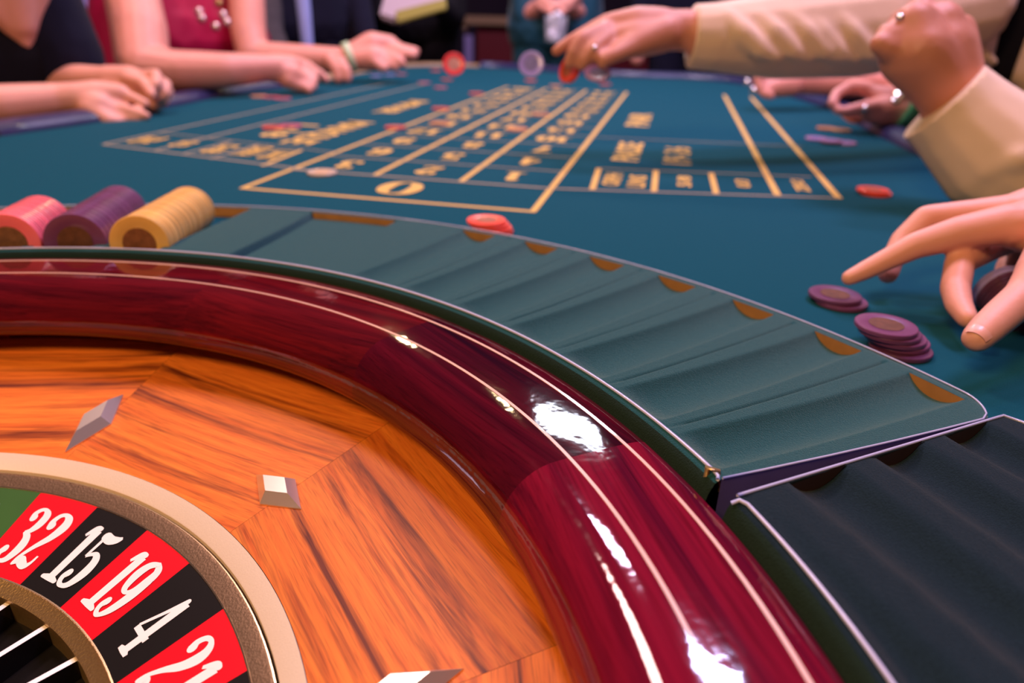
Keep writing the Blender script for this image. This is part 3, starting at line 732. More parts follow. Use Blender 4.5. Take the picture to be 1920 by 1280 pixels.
# ---------------------------------------------------------------- people
def add_caps(bm, chain, seg=14):
    for i, (p, r) in enumerate(chain):
        bmesh.ops.create_icosphere(bm, subdivisions=2, radius=r, matrix=Matrix.Translation(p))
        if i:
            q, s = chain[i - 1]; d = p - q; L_ = d.length
            if L_ < 1e-5: continue
            m = Matrix.Translation((p + q) / 2) @ d.to_track_quat('Z', 'Y').to_matrix().to_4x4()
            bmesh.ops.create_cone(bm, cap_ends=True, segments=seg, radius1=s, radius2=r, depth=L_, matrix=m)
def blob(name, chains, voxel, m, parent=None, smooth=5, ells=(), cuts=()):
    bm = bmesh.new()
    for c in chains: add_caps(bm, c)
    for c, ax in ells:
        bmesh.ops.create_icosphere(bm, subdivisions=3, radius=1, matrix=Matrix.Translation(c) @ ax)
    me = from_bm(bm, name); o = bpy.data.objects.new(name, me); COL.objects.link(o)
    md = o.modifiers.new('r', 'REMESH'); md.mode = 'VOXEL'; md.voxel_size = voxel
    s = o.modifiers.new('s', 'SMOOTH'); s.factor = .5; s.iterations = smooth
    dg = bpy.context.evaluated_depsgraph_get(); me2 = bpy.data.meshes.new_from_object(o.evaluated_get(dg)); me2.name = name
    bpy.data.objects.remove(o); bpy.data.meshes.remove(me)
    me2.materials.clear()
    if cuts:
        bm = bmesh.new(); bm.from_mesh(me2)
        for p, n in cuts:
            r_ = bmesh.ops.bisect_plane(bm, geom=bm.verts[:] + bm.edges[:] + bm.faces[:], plane_co=p, plane_no=n, clear_outer=True)
            bmesh.ops.holes_fill(bm, edges=[e for e in r_['geom_cut'] if isinstance(e, bmesh.types.BMEdge)])
        bm.to_mesh(me2); bm.free()
    return link(name, me2, m, parent)
def pd(*pts): return [(PD(x, y, d), r) for x, y, d, r in pts]
def frame(pos, face):
    f = Vector((math.cos(math.radians(face)), math.sin(math.radians(face)), 0)); s = Vector((-f.y, f.x, 0)); return Vector((pos[0], pos[1], 0)), f, s
def body(pos, face, seated, w_=.17, big=1.0):
    """chains for torso, neck, head and legs; returns chains, ellipsoids, shoulders"""
    P, f, s = frame(pos, face); Zs = (.52, 1.06) if seated else (.94, 1.43)
    z = lambda k: Vector((0, 0, k)); c = []
    for u in (-1, -.35, .35, 1):
        c.append([(P + s * (u * .085) + z(Zs[0]), .105 * big), (P + s * (u * .075) + z((Zs[0] + Zs[1]) / 2 - .04), .092 * big), (P + s * (u * .10) + z(Zs[1] - .16), .10 * big), (P + s * (u * w_ * .8) + z(Zs[1] - .03), .058 * big)])
    c.append([(P + z(Zs[1] - .02), .06), (P + f * .015 + z(Zs[1] + .11), .052)])
    hd = P + f * .03 + z(Zs[1] + .22)
    R = Matrix.Rotation(math.radians(face), 4, 'Z')
    el = [(hd, R @ Matrix.Diagonal((.098, .076, .118, 1))), (hd + f * .025 - z(.06), R @ Matrix.Diagonal((.07, .055, .06, 1))),
          (hd + f * .098 - z(.015), R @ Matrix.Diagonal((.018, .012, .022, 1))), (hd + s * .078 - z(.01), R @ Matrix.Diagonal((.018, .008, .03, 1))), (hd - s * .078 - z(.01), R @ Matrix.Diagonal((.018, .008, .03, 1)))]
    legs = []
    for u in (-1, 1):
        h = P + s * (u * .09) + z(Zs[0])
        if seated: legs.append([(h, .085), (h + f * .30 + z(-.02), .062), (h + f * .32 + z(-.44), .045), (h + f * .44 + z(-.475), .035)])
        else: legs.append([(h, .09), (h + f * .02 + z(-.46), .06), (h + z(-.88), .042), (h + f * .12 + z(-.905), .034)])
    sh = [P + s * w_ + z(Zs[1] - .03), P - s * w_ + z(Zs[1] - .03)]
    return c, el, legs, sh, (hd, R, P, f, s, Zs)
def grow(chains, d): return [[(p, r + d) for p, r in c] for c in chains]
def hair(o, info, m, long=False):
    hd, R, P, f, s, Zs = info
    ch = []
    el = [(hd - f * .012 + Vector((0, 0, .03)), R @ Matrix.Diagonal((.105, .085, .105, 1)))]
    if long: ch = [[(hd - f * .05, .075), (hd - f * .09 - Vector((0, 0, .18)), .06)]]
    blob('hair', ch, .01, m, o, 3, el)
def eyes(o, info):
    hd, R, P, f, s, Zs = info
    for u in (-1, 1):
        bm = bmesh.new(); bmesh.ops.create_icosphere(bm, subdivisions=2, radius=.011, matrix=Matrix.Translation(hd + f * .088 + s * (u * .031) + Vector((0, 0, .012))))
        link('eye', from_bm(bm, 'eye'), M['white'], o)
    tube('mouth', [hd + f * .094 - s * .022 - Vector((0, 0, .062)), hd + f * .098 - Vector((0, 0, .060)), hd + f * .094 + s * .022 - Vector((0, 0, .062))], .004, M['redcloth'], o)
def person(label, pos, face, seated, skin, top, arms, voxel=.005, sleeves=None, legs_m='navy', long=False, big=1.0, w_=.17, top_name='jacket', extra=(), hands=True, more_top=()):
    """arms: chains in world space starting at the elbow side; joined to the nearest shoulder"""
    c, el, lg, sh, info = body(pos, face, seated, w_, big)
    ac = []; used = []
    for a in arms:
        i = min((0, 1), key=lambda k: (sh[k] - a[0][0]).length + (10 if k in used else 0)); used.append(i)
        ac.append([(sh[i], .052)] + list(a))
    rest = [k for k in (0, 1) if k not in used]
    P, f, s = info[2], info[3], info[4]
    for k in rest:
        z0 = sh[k]; out = s * (.06 if k == 0 else -.06)
        ac.append([(z0, .052), (z0 + out + Vector((0, 0, -.27)), .042), (z0 + out + f * .12 + Vector((0, 0, -.50)), .032), (z0 + out + f * .17 + Vector((0, 0, -.58)), .034)])
    o = blob('person', c + ac + lg + list(extra), voxel, skin, None, 5, el)
    tag(o, label, 'person')
    sl_ = []
    if sleeves:
        for n_, a in zip(sleeves, ac):
            if n_: sl_.append(a[:n_])
        for k, a in enumerate(ac[len(arms):]): sl_.append(a[:3])
    blob(top_name, grow(c[:4], .014) + grow(sl_, .012) + list(more_top), max(voxel, .008), M[top], o, 4)
    hips = [[(a[0][0] + Vector((0, 0, .0)), .1), (b[0][0], .1)] for a, b in [(lg[0], lg[1])]]
    blob('trousers', grow([l[:3] for l in lg], .012) + grow(hips, .012), .012, M[legs_m], o, 3)
    blob('shoe', [[(l[2][0] - Vector((0, 0, .01)), .048), (l[3][0] + Vector((0, 0, .005)), .042)] for l in lg], .01, M['blackcloth'], o, 2)
    hair(o, info, M['hair'], long); eyes(o, info)
    return o, info
# -- A: near left, dark open jacket over a black top, clasped hands
armA1 = pd((-150, 205, 1.18, .043), (0, 198, 1.22, .036), (110, 186, 1.27, .029), (150, 184, 1.28, .029))
handA1 = [pd((150, 184, 1.28, .029), (182, 178, 1.29, .027), (225, 176, 1.30, .019)), pd((150, 190, 1.28, .026), (185, 200, 1.28, .027), (215, 210, 1.29, .018)),
          pd((170, 205, 1.27, .022), (203, 226, 1.27, .014), (225, 228, 1.28, .009)),
          pd((218, 174, 1.30, .012), (246, 183, 1.30, .0105), (273, 194, 1.30, .0085)), pd((216, 184, 1.31, .012), (245, 195, 1.32, .010), (266, 203, 1.32, .008)),
          pd((214, 200, 1.29, .012), (246, 209, 1.29, .0105), (274, 217, 1.29, .0085)), pd((205, 215, 1.28, .012), (236, 222, 1.29, .010), (258, 224, 1.29, .008))]
armA2 = pd((40, 170, 1.46, .042), (150, 152, 1.40, .032), (200, 152, 1.38, .028))
handA2 = [pd((200, 150, 1.38, .028), (245, 150, 1.37, .027), (280, 155, 1.36, .018)), pd((205, 165, 1.37, .022), (255, 178, 1.36, .022), (275, 190, 1.36, .014)),
          pd((270, 142, 1.36, .012), (292, 139, 1.35, .011), (293, 158, 1.33, .010), (281, 172, 1.33, .009)),
          pd((283, 148, 1.37, .012), (312, 158, 1.36, .011), (311, 176, 1.35, .010), (296, 186, 1.35, .009)),
          pd((283, 160, 1.38, .012), (316, 172, 1.38, .011), (306, 192, 1.37, .010), (286, 198, 1.36, .009)),
          pd((275, 175, 1.38, .012), (302, 192, 1.38, .010), (285, 206, 1.37, .009)),
          pd((240, 148, 1.35, .014), (268, 156, 1.33, .011), (285, 178, 1.32, .009))]
oA, iA = person('person in an open dark jacket resting clasped hands on the near left armrest', (-1.06, 1.49), -42, True, M['skin2'], 'blackcloth', [armA1, armA2], .004, None, extra=handA1 + handA2, top_name='top', w_=.15)
P_, f_, s_ = iA[2], iA[3], iA[4]
jk = []
for u in (-1, .78):
    jk.append([(P_ + s_ * (u * .15) + f_ * .06 + Vector((0, 0, .62)), .075), (P_ + s_ * (u * .15) + f_ * .06 + Vector((0, 0, .90)), .075), (P_ + s_ * (u * .13) + f_ * .03 + Vector((0, 0, 1.05)), .07)])
blob('jacket', jk, .01, M['navy'], oA, 3)
# skin of the open neckline
nk = P_ + s_ * .045
blob('neckline', [[(nk + f_ * .100 + Vector((0, 0, .915)), .010), (nk + f_ * .085 + s_ * .05 + Vector((0, 0, 1.06)), .05)], [(nk + f_ * .100 + Vector((0, 0, .915)), .010), (nk + f_ * .085 - s_ * .07 + Vector((0, 0, 1.06)), .05)], [(nk + f_ * .098 + Vector((0, 0, .955)), .03), (nk + f_ * .088 + Vector((0, 0, 1.06)), .06)]], .006, M['skin2'], oA, 4)
# -- B: crimson dress, both bare forearms along the armrest
armB1 = pd((245, -20, 1.66, .062), (262, 60, 1.62, .062), (268, 128, 1.59, .056), (330, 132, 1.60, .045), (420, 132, 1.63, .040), (490, 127, 1.68, .032), (515, 127, 1.70, .031))
handB1 = [pd((512, 122, 1.70, .028), (548, 122, 1.73, .024), (566, 122, 1.75, .016)), pd((512, 132, 1.70, .028), (548, 140, 1.72, .028), (566, 148, 1.73, .02)), pd((540, 150, 1.71, .022), (562, 163, 1.72, .013), (575, 166, 1.73, .010)),
          pd((558, 116, 1.75, .014), (580, 124, 1.75, .012), (597, 137, 1.75, .010)), pd((558, 128, 1.74, .014), (578, 140, 1.74, .012), (592, 150, 1.74, .010)), pd((556, 140, 1.73, .014), (578, 153, 1.73, .012), (588, 162, 1.73, .010)), pd((552, 152, 1.72, .013), (572, 163, 1.72, .011), (580, 170, 1.72, .009)),
          pd((562, 122, 1.78, .014), (600, 138, 1.80, .012), (612, 150, 1.80, .010))]
armB2 = pd((462, -10, 2.05, .052), (466, 60, 2.04, .050), (475, 108, 2.03, .046), (560, 110, 2.03, .040), (640, 112, 2.04, .034), (668, 106, 2.05, .033))
handB2 = [pd((660, 104, 2.05, .034), (698, 86, 2.06, .040), (730, 84, 2.07, .028)), pd((665, 112, 2.04, .03), (700, 110, 2.04, .036), (728, 108, 2.05, .022)), 
          pd((728, 78, 2.07, .018), (752, 92, 2.06, .016), (779, 97, 2.06, .014)), pd((735, 92, 2.05, .016), (756, 100, 2.04, .015), (776, 104, 2.04, .013)), pd((725, 104, 2.04, .016), (748, 114, 2.03, .014), (756, 120, 2.03, .011)), pd((715, 112, 2.03, .016), (735, 122, 2.03, .013), (742, 126, 2.03, .011)),
          pd((700, 114, 2.02, .016), (715, 126, 2.02, .013), (722, 128, 2.02, .011)), 
          pd((618, 112, 1.98, .022), (632, 130, 1.97, .017), (634, 148, 1.97, .013)), pd((636, 116, 1.98, .02), (650, 134, 1.97, .015), (652, 148, 1.97, .012))]
oB, iB = person('person in a sleeveless crimson sequinned dress, bare forearms along the left armrest', (-.98, 2.30), -35, True, M['skin'], 'redcloth', [armB1, armB2], .0045, None, 'redcloth', True, extra=handB1 + handB2, top_name='dress', big=1.2, w_=.17, more_top=[pd((225, -60, 1.98, .075), (222, 60, 1.98, .08), (232, 170, 1.98, .09))])
for x, y, d, m in [(373, 22, 1.79, 'sequin'), (378, 35, 1.79, 'sequin'), (404, 50, 1.79, 'sequin'), (418, 28, 1.80, 'sequin'), (425, 42, 1.80, 'sequin'), (410, 6, 1.81, 'gold')]:
    bm = bmesh.new(); bmesh.ops.create_icosphere(bm, subdivisions=2, radius=.011, matrix=Matrix.Translation(PD(x, y, d)) @ Matrix.Diagonal((1, .6, 1, 1))); link('sequin', from_bm(bm, 'sequin'), M[m], oB)
def band(name, c, axis, r, w_, m, parent):
    bm = bmesh.new(); n = 28; t = .0025; ax = Vector(axis).normalized(); q = ax.to_track_quat('Z', 'Y').to_matrix()
    rows = [(r + t, -w_ / 2), (r + t, w_ / 2), (r, w_ / 2), (r, -w_ / 2)]
    V = [[bm.verts.new(Vector(c) + q @ Vector((rr * math.cos(2 * PI * k / n), rr * math.sin(2 * PI * k / n), z))) for k in range(n)] for rr, z in rows]
    for i in range(4):
        for k in range(n): bm.faces.new((V[i][k], V[i][(k + 1) % n], V[(i + 1) % 4][(k + 1) % n], V[(i + 1) % 4][k]))
    bmesh.ops.recalc_face_normals(bm, faces=bm.faces)
    return link(name, from_bm(bm, name), m, parent)
band('wristband', PD(655, 108, 2.04), PD(680, 100, 2.05) - PD(640, 112, 2.04), .040, .020, M['bandpale'], oB)
# -- background people
oC, iC = person('person in a dark suit with a pale blue shirt front standing behind the left side', (-.86, 2.95), -60, False, M['skin'], 'navy', [], .009, [3, 3])
P_, f_, s_ = iC[2], iC[3], iC[4]
blob('shirt_front', [[(P_ + f_ * .112 - s_ * .0 + Vector((0, 0, 1.32)), .03), (P_ + f_ * .105 + Vector((0, 0, 1.1)), .03), (P_ + f_ * .115 + Vector((0, 0, .86)), .024)]], .008, M['bluecloth'], oC, 3)
blob('sleeve', [pd((496, -10, 2.55, .062), (500, 60, 2.5, .06), (520, 108, 2.45, .055))], .008, M['browncloth'], oC, 3)
oJ, iJ = person('person in a violet shirt partly hidden between dark jacket and crimson dress', (-1.50, 2.62), -20, False, M['skin'], 'violetcloth', [], .01, [3, 3])
oC2, iC2 = person('person in a mauve grey coat standing far behind the braceleted hand', (-.78, 3.75), -80, False, M['skin'], 'greycloth', [], .01, [3, 3], 'greycloth')
armD = [pd((715, 40, 2.95, .042), (740, 20, 2.85, .03), (770, 6, 2.8, .028)), pd((850, 30, 2.95, .042), (820, 6, 2.85, .03), (800, -10, 2.8, .028))]
oD, iD = person('person dressed in black at the far left end holding a pale clutch bag', (-.46, 3.38), -85, False, M['skin'], 'blackcloth', armD, .009, [3, 3], 'blackcloth')
armE = [pd((985, 30, 2.95, .042), (1020, 8, 2.85, .030), (1040, 14, 2.80, .03)), pd((1095, 30, 2.95, .042), (1062, 8, 2.85, .030), (1050, 14, 2.80, .03))]
fing = [pd((1006, 6, 2.76, .014), (1016, 16, 2.70, .012), (1034, 24, 2.66, .010)), pd((1014, -4, 2.74, .014), (1026, 6, 2.68, .012), (1044, 14, 2.66, .010)), pd((1085, 0, 2.76, .018), (1070, 14, 2.69, .014), (1054, 24, 2.66, .011)), pd((1090, -12, 2.76, .018), (1072, 2, 2.69, .014), (1058, 10, 2.66, .011))]
oE, iE = person('person in a teal dress at the far end holding a glass of ice', (.15, 3.32), -90, False, M['skin'], 'tealcloth', armE, .007, [2, 2], 'tealcloth', True, extra=fing, top_name='dress', big=1.08)
oF, iF = person('person in navy standing behind the reaching hand', (.80, 3.62), -100, False, M['skin'], 'navy', [], .01, [3, 3])
# -- G: cream jacket, one arm reaching over the layout, the other fist raised
armG1 = pd((1800, 10, 1.13, .066), (1620, 55, 1.06, .062), (1460, 70, 1.02, .052), (1330, 68, 1.0, .040), (1290, 56, 1.0, .028), (1240, 58, 1.0, .028))
handG1 = [pd((1245, 50, 1.0, .026), (1190, 48, 1.0, .026), (1140, 46, 1.0, .016)), pd((1245, 66, .99, .024), (1190, 74, .99, .026), (1145, 72, .99, .016)), pd((1250, 60, .985, .022), (1190, 84, .975, .018), (1165, 94, .97, .014)),
          pd((1138, 42, 1.0, .0125), (1098, 62, 1.0, .0105), (1066, 80, 1.0, .0095), (1042, 96, 1.0, .0078)), pd((1132, 56, .985, .0125), (1088, 74, .97, .0105), (1074, 98, .97, .0095), (1067, 120, .975, .008)),
          pd((1140, 70, .98, .012), (1112, 92, .965, .010), (1098, 112, .968, .009), (1091, 124, .972, .0078)), pd((1150, 82, .985, .011), (1128, 98, .975, .009), (1106, 116, .98, .0075)),
          pd((1185, 88, .97, .014), (1150, 104, .96, .011), (1133, 112, .958, .010), (1130, 119, .96, .009))]
armG2 = pd((2010, 400, .78, .058), (1880, 285, .775, .050), (1800, 205, .79, .040), (1780, 165, .78, .034))
handG2 = [pd((1782, 160, .78, .034), (1765, 95, .775, .036), (1765, 45, .77, .024)), pd((1772, 165, .78, .034), (1725, 100, .765, .036), (1715, 45, .76, .024)), pd((1760, 165, .78, .028), (1700, 105, .77, .030), (1672, 75, .765, .02)), pd((1790, 140, .785, .03), (1795, 60, .785, .020)),
          pd((1772, 45, .78, .014), (1773, 24, .785, .0135), (1755, 22, .82, .012), (1745, 50, .84, .011)), pd((1735, 40, .77, .014), (1729, 16, .775, .0135), (1712, 20, .81, .012), (1710, 50, .83, .011)),
          pd((1705, 55, .765, .013), (1693, 36, .768, .0125), (1680, 44, .80, .011), (1685, 70, .82, .010)), pd((1680, 75, .762, .013), (1665, 62, .764, .012), (1660, 72, .79, .011), (1668, 92, .80, .010)), pd((1700, 105, .765, .018), (1662, 90, .758, .013), (1648, 82, .757, .011))]
oG, iG = person('person in a cream jacket at right, one arm reaching over the layout, fist raised', (.965, 1.33), 240, False, M['skin3'], 'cream', [armG1, armG2], .0042, None, 'blackcloth', extra=handG1 + handG2, top_name='jacket')
sh1 = [(iG[2] + iG[4] * -.17 + Vector((0, 0, 1.40)), .07)] if (iG[2] + iG[4] * -.17 - armG1[0][0]).length < (iG[2] + iG[4] * .17 - armG1[0][0]).length else [(iG[2] + iG[4] * .17 + Vector((0, 0, 1.40)), .07)]
sh2 = [(2 * iG[2] - sh1[0][0] + Vector((0, 0, 2.80)), .07)]; 
sl1 = sh1 + pd((1800, 10, 1.13, .078), (1620, 54, 1.06, .070), (1460, 68, 1.02, .060), (1340, 70, 1.0, .046), (1290, 69, 1.0, .0425))
folds = []
for k in range(9):                       # slanting folds along the reaching sleeve
    x = 1385 + k * 48 + (k % 3) * 10
    def on(xx, yy, r_):
        xs_ = [1290, 1340, 1460, 1620, 1800, 2000]; j = max(k_ for k_ in range(5) if xs_[k_] <= max(xx, 1290)); t = (xx - xs_[j]) / (xs_[j + 1] - xs_[j])
        lp = lambda A_: A_[j] + (A_[j + 1] - A_[j]) * t
        R_ = lp([.0425, .046, .060, .070, .078, .085]); yc = lp([69, 70, 68, 54, 10, -40]); d = lp([1., 1., 1.02, 1.06, 1.13, 1.2]); h = (yy - yc) / F * d
        return (xx, yy, d - math.sqrt(max(0, R_ * R_ - h * h)) + .0045 + .002 * (k % 2), r_)
    folds.append(pd(on(x - 45, 20 - k, .009), on(x - 22, 36, .014), on(x + 6, 62, .016), on(x + 40, 92 + k, .014), on(x + 72, 108 + k, .008)))
blob('sleeve', [sl1] + folds, .0045, M['cream'], oG, 3, cuts=[(PD(1297, 70, 1.0), PD(1250, 66, 1.0) - PD(1340, 70, 1.0))])
sl2 = sh2 + pd((2030, 400, .76, .072), (1880, 300, .765, .064), (1800, 222, .775, .053), (1750, 174, .778, .049))
folds = [pd((1885, 345, .738, .012), (1905, 300, .717, .016), (1950, 262, .717, .014), (2000, 245, .725, .010))]
blob('sleeve', [sl2] + folds, .0045, M['cream'], oG, 4, cuts=[(PD(1767, 189, .785), PD(1772, 190, .785) - PD(1880, 293, .785))])
gf, gs = iG[3], iG[4]; gP = iG[2] - gs * .100 + gf * .016
blob('shirt', [[(gP + gf * .095 + Vector((0, 0, .92)), .022), (gP + gf * .093 + Vector((0, 0, 1.2)), .032), (gP + gf * .075 + Vector((0, 0, 1.40)), .05)]], .007, M['blackcloth'], oG, 4)
for u in (-1, 1):
    blob('lapel', [[(gP + gf * .098 + gs * (u * .030) + Vector((0, 0, .92)), .018), (gP + gf * .098 + gs * (u * .052) + Vector((0, 0, 1.2)), .022), (gP + gf * .070 + gs * (u * .085) + Vector((0, 0, 1.41)), .028)],
                   [(gP + gf * .088 + gs * (u * .060) + Vector((0, 0, .90)), .030), (gP + gf * .090 + gs * (u * .085) + Vector((0, 0, 1.2)), .030), (gP + gf * .05 + gs * (u * .11) + Vector((0, 0, 1.41)), .035)]], .006, M['cream'], oG, 4)
def gem(name, x, y, d, r, m, parent):
    bm = bmesh.new(); bmesh.ops.create_icosphere(bm, subdivisions=2, radius=r, matrix=Matrix.Translation(PD(x, y, d))); return link(name, from_bm(bm, name), M[m], parent)
gem('finger_ring', 1688, 34, .750, .0048, 'bright', oG); gem('finger_ring', 1115, 90, .955, .004, 'bright', oG)
# -- H: two hands at the right armrest
armH1 = pd((1760, 165, 1.72, .040), (1640, 158, 1.72, .033), (1530, 156, 1.70, .028), (1480, 154, 1.68, .028))
handH1 = [pd((1485, 150, 1.68, .027), (1455, 146, 1.67, .024), (1436, 146, 1.66, .014)), pd((1485, 160, 1.67, .026), (1452, 164, 1.66, .024), (1434, 166, 1.65, .014)),
          pd((1442, 140, 1.67, .013), (1424, 140, 1.66, .012), (1420, 150, 1.64, .010)), pd((1438, 148, 1.66, .013), (1420, 152, 1.65, .011), (1424, 164, 1.64, .010)), pd((1438, 158, 1.66, .013), (1424, 164, 1.65, .011), (1430, 174, 1.64, .009)), pd((1442, 166, 1.65, .012), (1434, 176, 1.64, .010), (1446, 180, 1.64, .009)), pd((1470, 140, 1.66, .014), (1450, 132, 1.65, .012), (1436, 134, 1.65, .010))]
armH2 = pd((1702, 150, 1.86, .040), (1698, 178, 1.58, .034), (1700, 196, 1.42, .031), (1690, 203, 1.35, .029))
handH2 = [pd((1695, 198, 1.35, .027), (1660, 184, 1.36, .024), (1630, 172, 1.37, .015)), pd((1695, 210, 1.34, .025), (1655, 206, 1.34, .025), (1625, 200, 1.35, .015)), pd((1690, 215, 1.34, .02), (1650, 220, 1.34, .016), (1625, 218, 1.34, .012)),
          pd((1632, 168, 1.37, .013), (1592, 162, 1.36, .0115), (1568, 176, 1.35, .0105), (1560, 194, 1.34, .0095), (1572, 208, 1.34, .0085)), pd((1640, 200, 1.33, .014), (1610, 202, 1.33, .0115), (1588, 208, 1.33, .010), (1572, 208, 1.335, .009)),
          pd((1630, 164, 1.40, .012), (1600, 156, 1.42, .0105), (1590, 160, 1.44, .009)), pd((1625, 206, 1.36, .012), (1600, 216, 1.37, .0105), (1584, 214, 1.38, .009)), pd((1630, 214, 1.36, .012), (1608, 224, 1.37, .010), (1594, 222, 1.38, .009))]
oH, iH = person('person at the right armrest with jewelled fingers, watch and green wristband', (1.30, 2.08), 205, False, M['skin'], 'blackcloth', [armH1, armH2], .0042, None, 'blackcloth', extra=handH1 + handH2, top_name='top')
for x, y, d, r in ((1421, 130, 1.63, .010), (1401, 154, 1.62, .008), (1413, 169, 1.62, .009), (1622, 203, 1.315, .007)): gem('jewel', x, y, d, r, 'bright', oH)
band('watch', PD(1680, 201, 1.35), PD(1730, 218, 1.33) - PD(1690, 203, 1.35), .034, .016, M['bright'], oH); gem('watch_face', 1676, 192, 1.322, .009, 'bright', oH)
band('wristband', PD(1690, 204, 1.345), PD(1730, 218, 1.36) - PD(1690, 203, 1.35), .040, .026, M['band'], oH)
# -- M: the near hand pointing at the purple chips
armM = pd((2600, 440, .66, .045), (2300, 430, .58, .038), (2080, 420, .515, .030))
hM = [pd((2080, 405, .52, .028), (1990, 392, .525, .026), (1900, 402, .525, .0165)), pd((2080, 425, .505, .028), (1990, 420, .495, .026), (1895, 424, .492, .0160)), pd((2060, 400, .545, .024), (1980, 410, .555, .020), (1910, 430, .555, .0135)), pd((2060, 430, .565, .02), (1985, 440, .57, .016), (1925, 460, .565, .011)),
      pd((2060, 450, .485, .026), (1985, 480, .46, .020), (1950, 520, .435, .0150)), pd((1990, 440, .50, .022), (1930, 440, .49, .014)),
      # index
      pd((1895, 420, .492, .0150), (1800, 436, .497, .0122), (1717, 460, .503, .0098), (1664, 486, .507, .0082), (1618, 509, .510, .0070), (1592, 521, .5105, .0058)),
      # middle, behind it
      pd((1900, 400, .525, .0150), (1820, 402, .532, .0115), (1737, 408, .538, .0098), (1692, 450, .540, .0088), (1672, 490, .535, .0082), (1665, 514, .530, .0076)),
      # ring, bent down
      pd((1910, 440, .548, .0125), (1860, 462, .530, .0105), (1800, 490, .500, .0100), (1791, 540, .485, .0096), (1798, 572, .472, .0086), (1814, 598, .458, .0066)),
      # little finger round the held chips
      pd((1925, 462, .562, .0110), (1890, 500, .558, .0090), (1880, 560, .548, .0080), (1905, 600, .53, .0070)),
      # thumb
      pd((1955, 515, .432, .0150), (1920, 555, .425, .0112), (1880, 590, .417, .0106), (1850, 617, .410, .0098), (1832, 634, .406, .0086))]
oM = blob('person', [armM] + hM, .0018, M['skin2'], None, 7)
tag(oM, 'person out of frame at right whose near hand points at the purple chips', 'person')
t0_, t1_ = PD(1850, 617, .410), PD(1832, 634, .406); ax = (t1_ - t0_).normalized(); nn = (CAM - t1_).normalized() + Vector((-.15, 0, .35)); nn = (nn - ax * nn.dot(ax)).normalized(); ny = ax.cross(nn)
vs_, fs_ = [], []
for i in range(11):
    for k in range(11):
        u = -.0085 + .0135 * i / 10; th = math.radians(-52 + 104 * k / 10) * (math.sqrt(max(0, 1 - ((.35 - i / 10) / .42) ** 2)) if i < 3.5 else 1)
        rr__ = (.0084 + .0006 * min(1, max(0, -u / .008))) if u < 0 else math.sqrt(max(0, .0084 ** 2 - (u * .75) ** 2))
        vs_.append(t1_ + ax * u + (nn * math.cos(th) + ny * math.sin(th)) * (rr__ - .0001))
for i in range(10):
    for k in range(10): fs_.append((i * 11 + k, i * 11 + k + 1, i * 11 + k + 12, i * 11 + k + 11))
link('thumbnail', mesh('thumbnail', vs_, fs_), M['nail'], oM)
blob('sleeve', [pd((2180, 425, .545, .052), (2300, 430, .58, .055), (2600, 440, .66, .06))], .006, M['blackcloth'], oM, 4)
bp = PD(2600, 440, .66); blob('jacket', [[(bp, .06), (bp + Vector((.12, -.1, .35)), .07)], [(bp + Vector((.12, -.1, .35)), .09), (bp + Vector((.22, -.22, .33)), .10), (bp + Vector((.32, -.36, .33)), .08)], [(bp + Vector((.22, -.22, .3)), .13), (bp + Vector((.22, -.22, -.2)), .13)]], .012, M['blackcloth'], oM, 4)
# ---------------------------------------------------------------- glass in hand, clutch bag, cabinet
def solid_lathe(name, c, prof, m, parent=None, n=28):
    vs_, fs_ = [], []; P = len(prof)
    for i in range(n):
        for r, z in prof: vs_.append(Vector(c) + Vector((r * math.cos(2 * PI * i / n), r * math.sin(2 * PI * i / n), z)))
    for i in range(n):
        for k in range(P - 1): fs_.append((i * P + k, ((i + 1) % n) * P + k, ((i + 1) % n) * P + k + 1, i * P + k + 1))
    me = mesh(name, vs_, fs_); o = link(name, me, m, parent); sharp(me, 40); return o
gc = PD(1041, 78, 2.66)
g = solid_lathe('tumbler', gc, [(.0, 0), (.038, .0), (.045, .09), (.043, .09), (.036, .008), (.0, .008)], M['glass'])
tag(g, 'clear tumbler of ice in the hands of the person in teal', 'glass')
for k in range(9):
    bm = bmesh.new(); bmesh.ops.create_cube(bm, size=.028, matrix=Matrix.Translation(gc + Vector((random.uniform(-.016, .016), random.uniform(-.016, .016), .016 + .009 * k))) @ Matrix.Rotation(k * 1.1, 4, (1, .6, .3)))
    bmesh.ops.bevel(bm, geom=bm.edges[:], offset=.003, segments=1, affect='EDGES')
    link('ice_cube', from_bm(bm, 'ice_cube'), M['ice'], g)
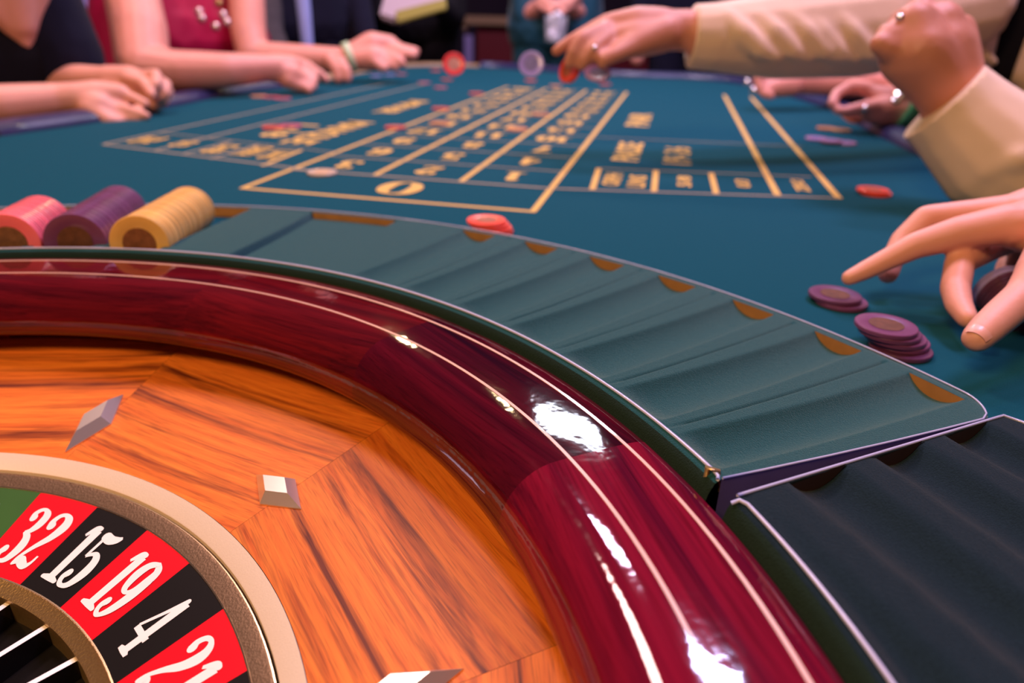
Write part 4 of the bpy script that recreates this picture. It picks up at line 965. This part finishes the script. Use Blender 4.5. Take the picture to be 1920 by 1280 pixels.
def slab(name, corners, th, m, parent=None):
    n = (corners[1] - corners[0]).cross(corners[2] - corners[0]).normalized() * th
    bm = bmesh.new(); A = [bm.verts.new(c - n / 2) for c in corners]; B = [bm.verts.new(c + n / 2) for c in corners]
    bm.faces.new(A); bm.faces.new(list(reversed(B)))
    for k in range(len(A)): bm.faces.new((A[k], B[k], B[(k + 1) % len(A)], A[(k + 1) % len(A)]))
    bmesh.ops.recalc_face_normals(bm, faces=bm.faces); bmesh.ops.bevel(bm, geom=bm.edges[:], offset=th * .2, segments=2, affect='EDGES')
    me = from_bm(bm, name); o = link(name, me, m, parent); sharp(me, 30); return o
dB = 2.75
bag = slab('clutch_bag', [PD(712, 34, dB), PD(742, 44, dB), PD(838, 12, dB), PD(826, -30, dB), PD(728, -24, dB)], .05, M['whitebag'])
tag(bag, 'pale clutch bag with olive edge held by the person in black', 'bag')
slab('bag_edge', [PD(742, 22, dB - .03), PD(745, 44, dB - .03), PD(838, 18, dB - .03), PD(836, -2, dB - .03)], .016, M['olive'], bag)
# red fronted cabinet beyond the far end
cb = empty('cabinet', (PD(900, 90, 5.2).x, PD(900, 90, 5.2).y, 0)); tag(cb, 'red fronted cabinet with a tan top standing far beyond the table', 'cabinet')
def box(name, x0, x1, y0, y1, z0, z1, m, parent, bev=.004):
    bm = bmesh.new(); bmesh.ops.create_cube(bm, size=1, matrix=Matrix.Translation(((x0 + x1) / 2, (y0 + y1) / 2, (z0 + z1) / 2)) @ Matrix.Diagonal((x1 - x0, y1 - y0, z1 - z0, 1)))
    bmesh.ops.bevel(bm, geom=bm.edges[:], offset=bev, segments=1, affect='EDGES'); return link(name, from_bm(bm, name), m, parent, smooth=False)
q0, q1 = PD(868, 112, 5.2), PD(960, 30, 5.2); zt = PD(900, 38, 5.2).z
box('cabinet_body', q0.x + .1, q0.x + 1.4, q0.y + .05, q0.y + .5, 0, zt - .03, M['redpanel'], cb); box('cabinet_top', q0.x - .1, q0.x + 1.5, q0.y - .03, q0.y + .55, zt - .03, zt + .03, M['tan'], cb)
box('cabinet_leg', q0.x + .01, q0.x + .075, q0.y - .02, q0.y + .05, 0, zt - .10, M['violetcloth'], cb)
lamp = empty('table_lamp', (q0.x + .03, q0.y - .01, 0)); 
bpy.data.objects.remove(lamp)
bm = bmesh.new(); bmesh.ops.create_icosphere(bm, subdivisions=2, radius=.03, matrix=Matrix.Translation(PD(872, 54, 5.15))); kn = link('bokeh_dot', from_bm(bm, 'bokeh_dot'), M['goldline'], cb)  # small brass ball standing in for a blurred lamp dot
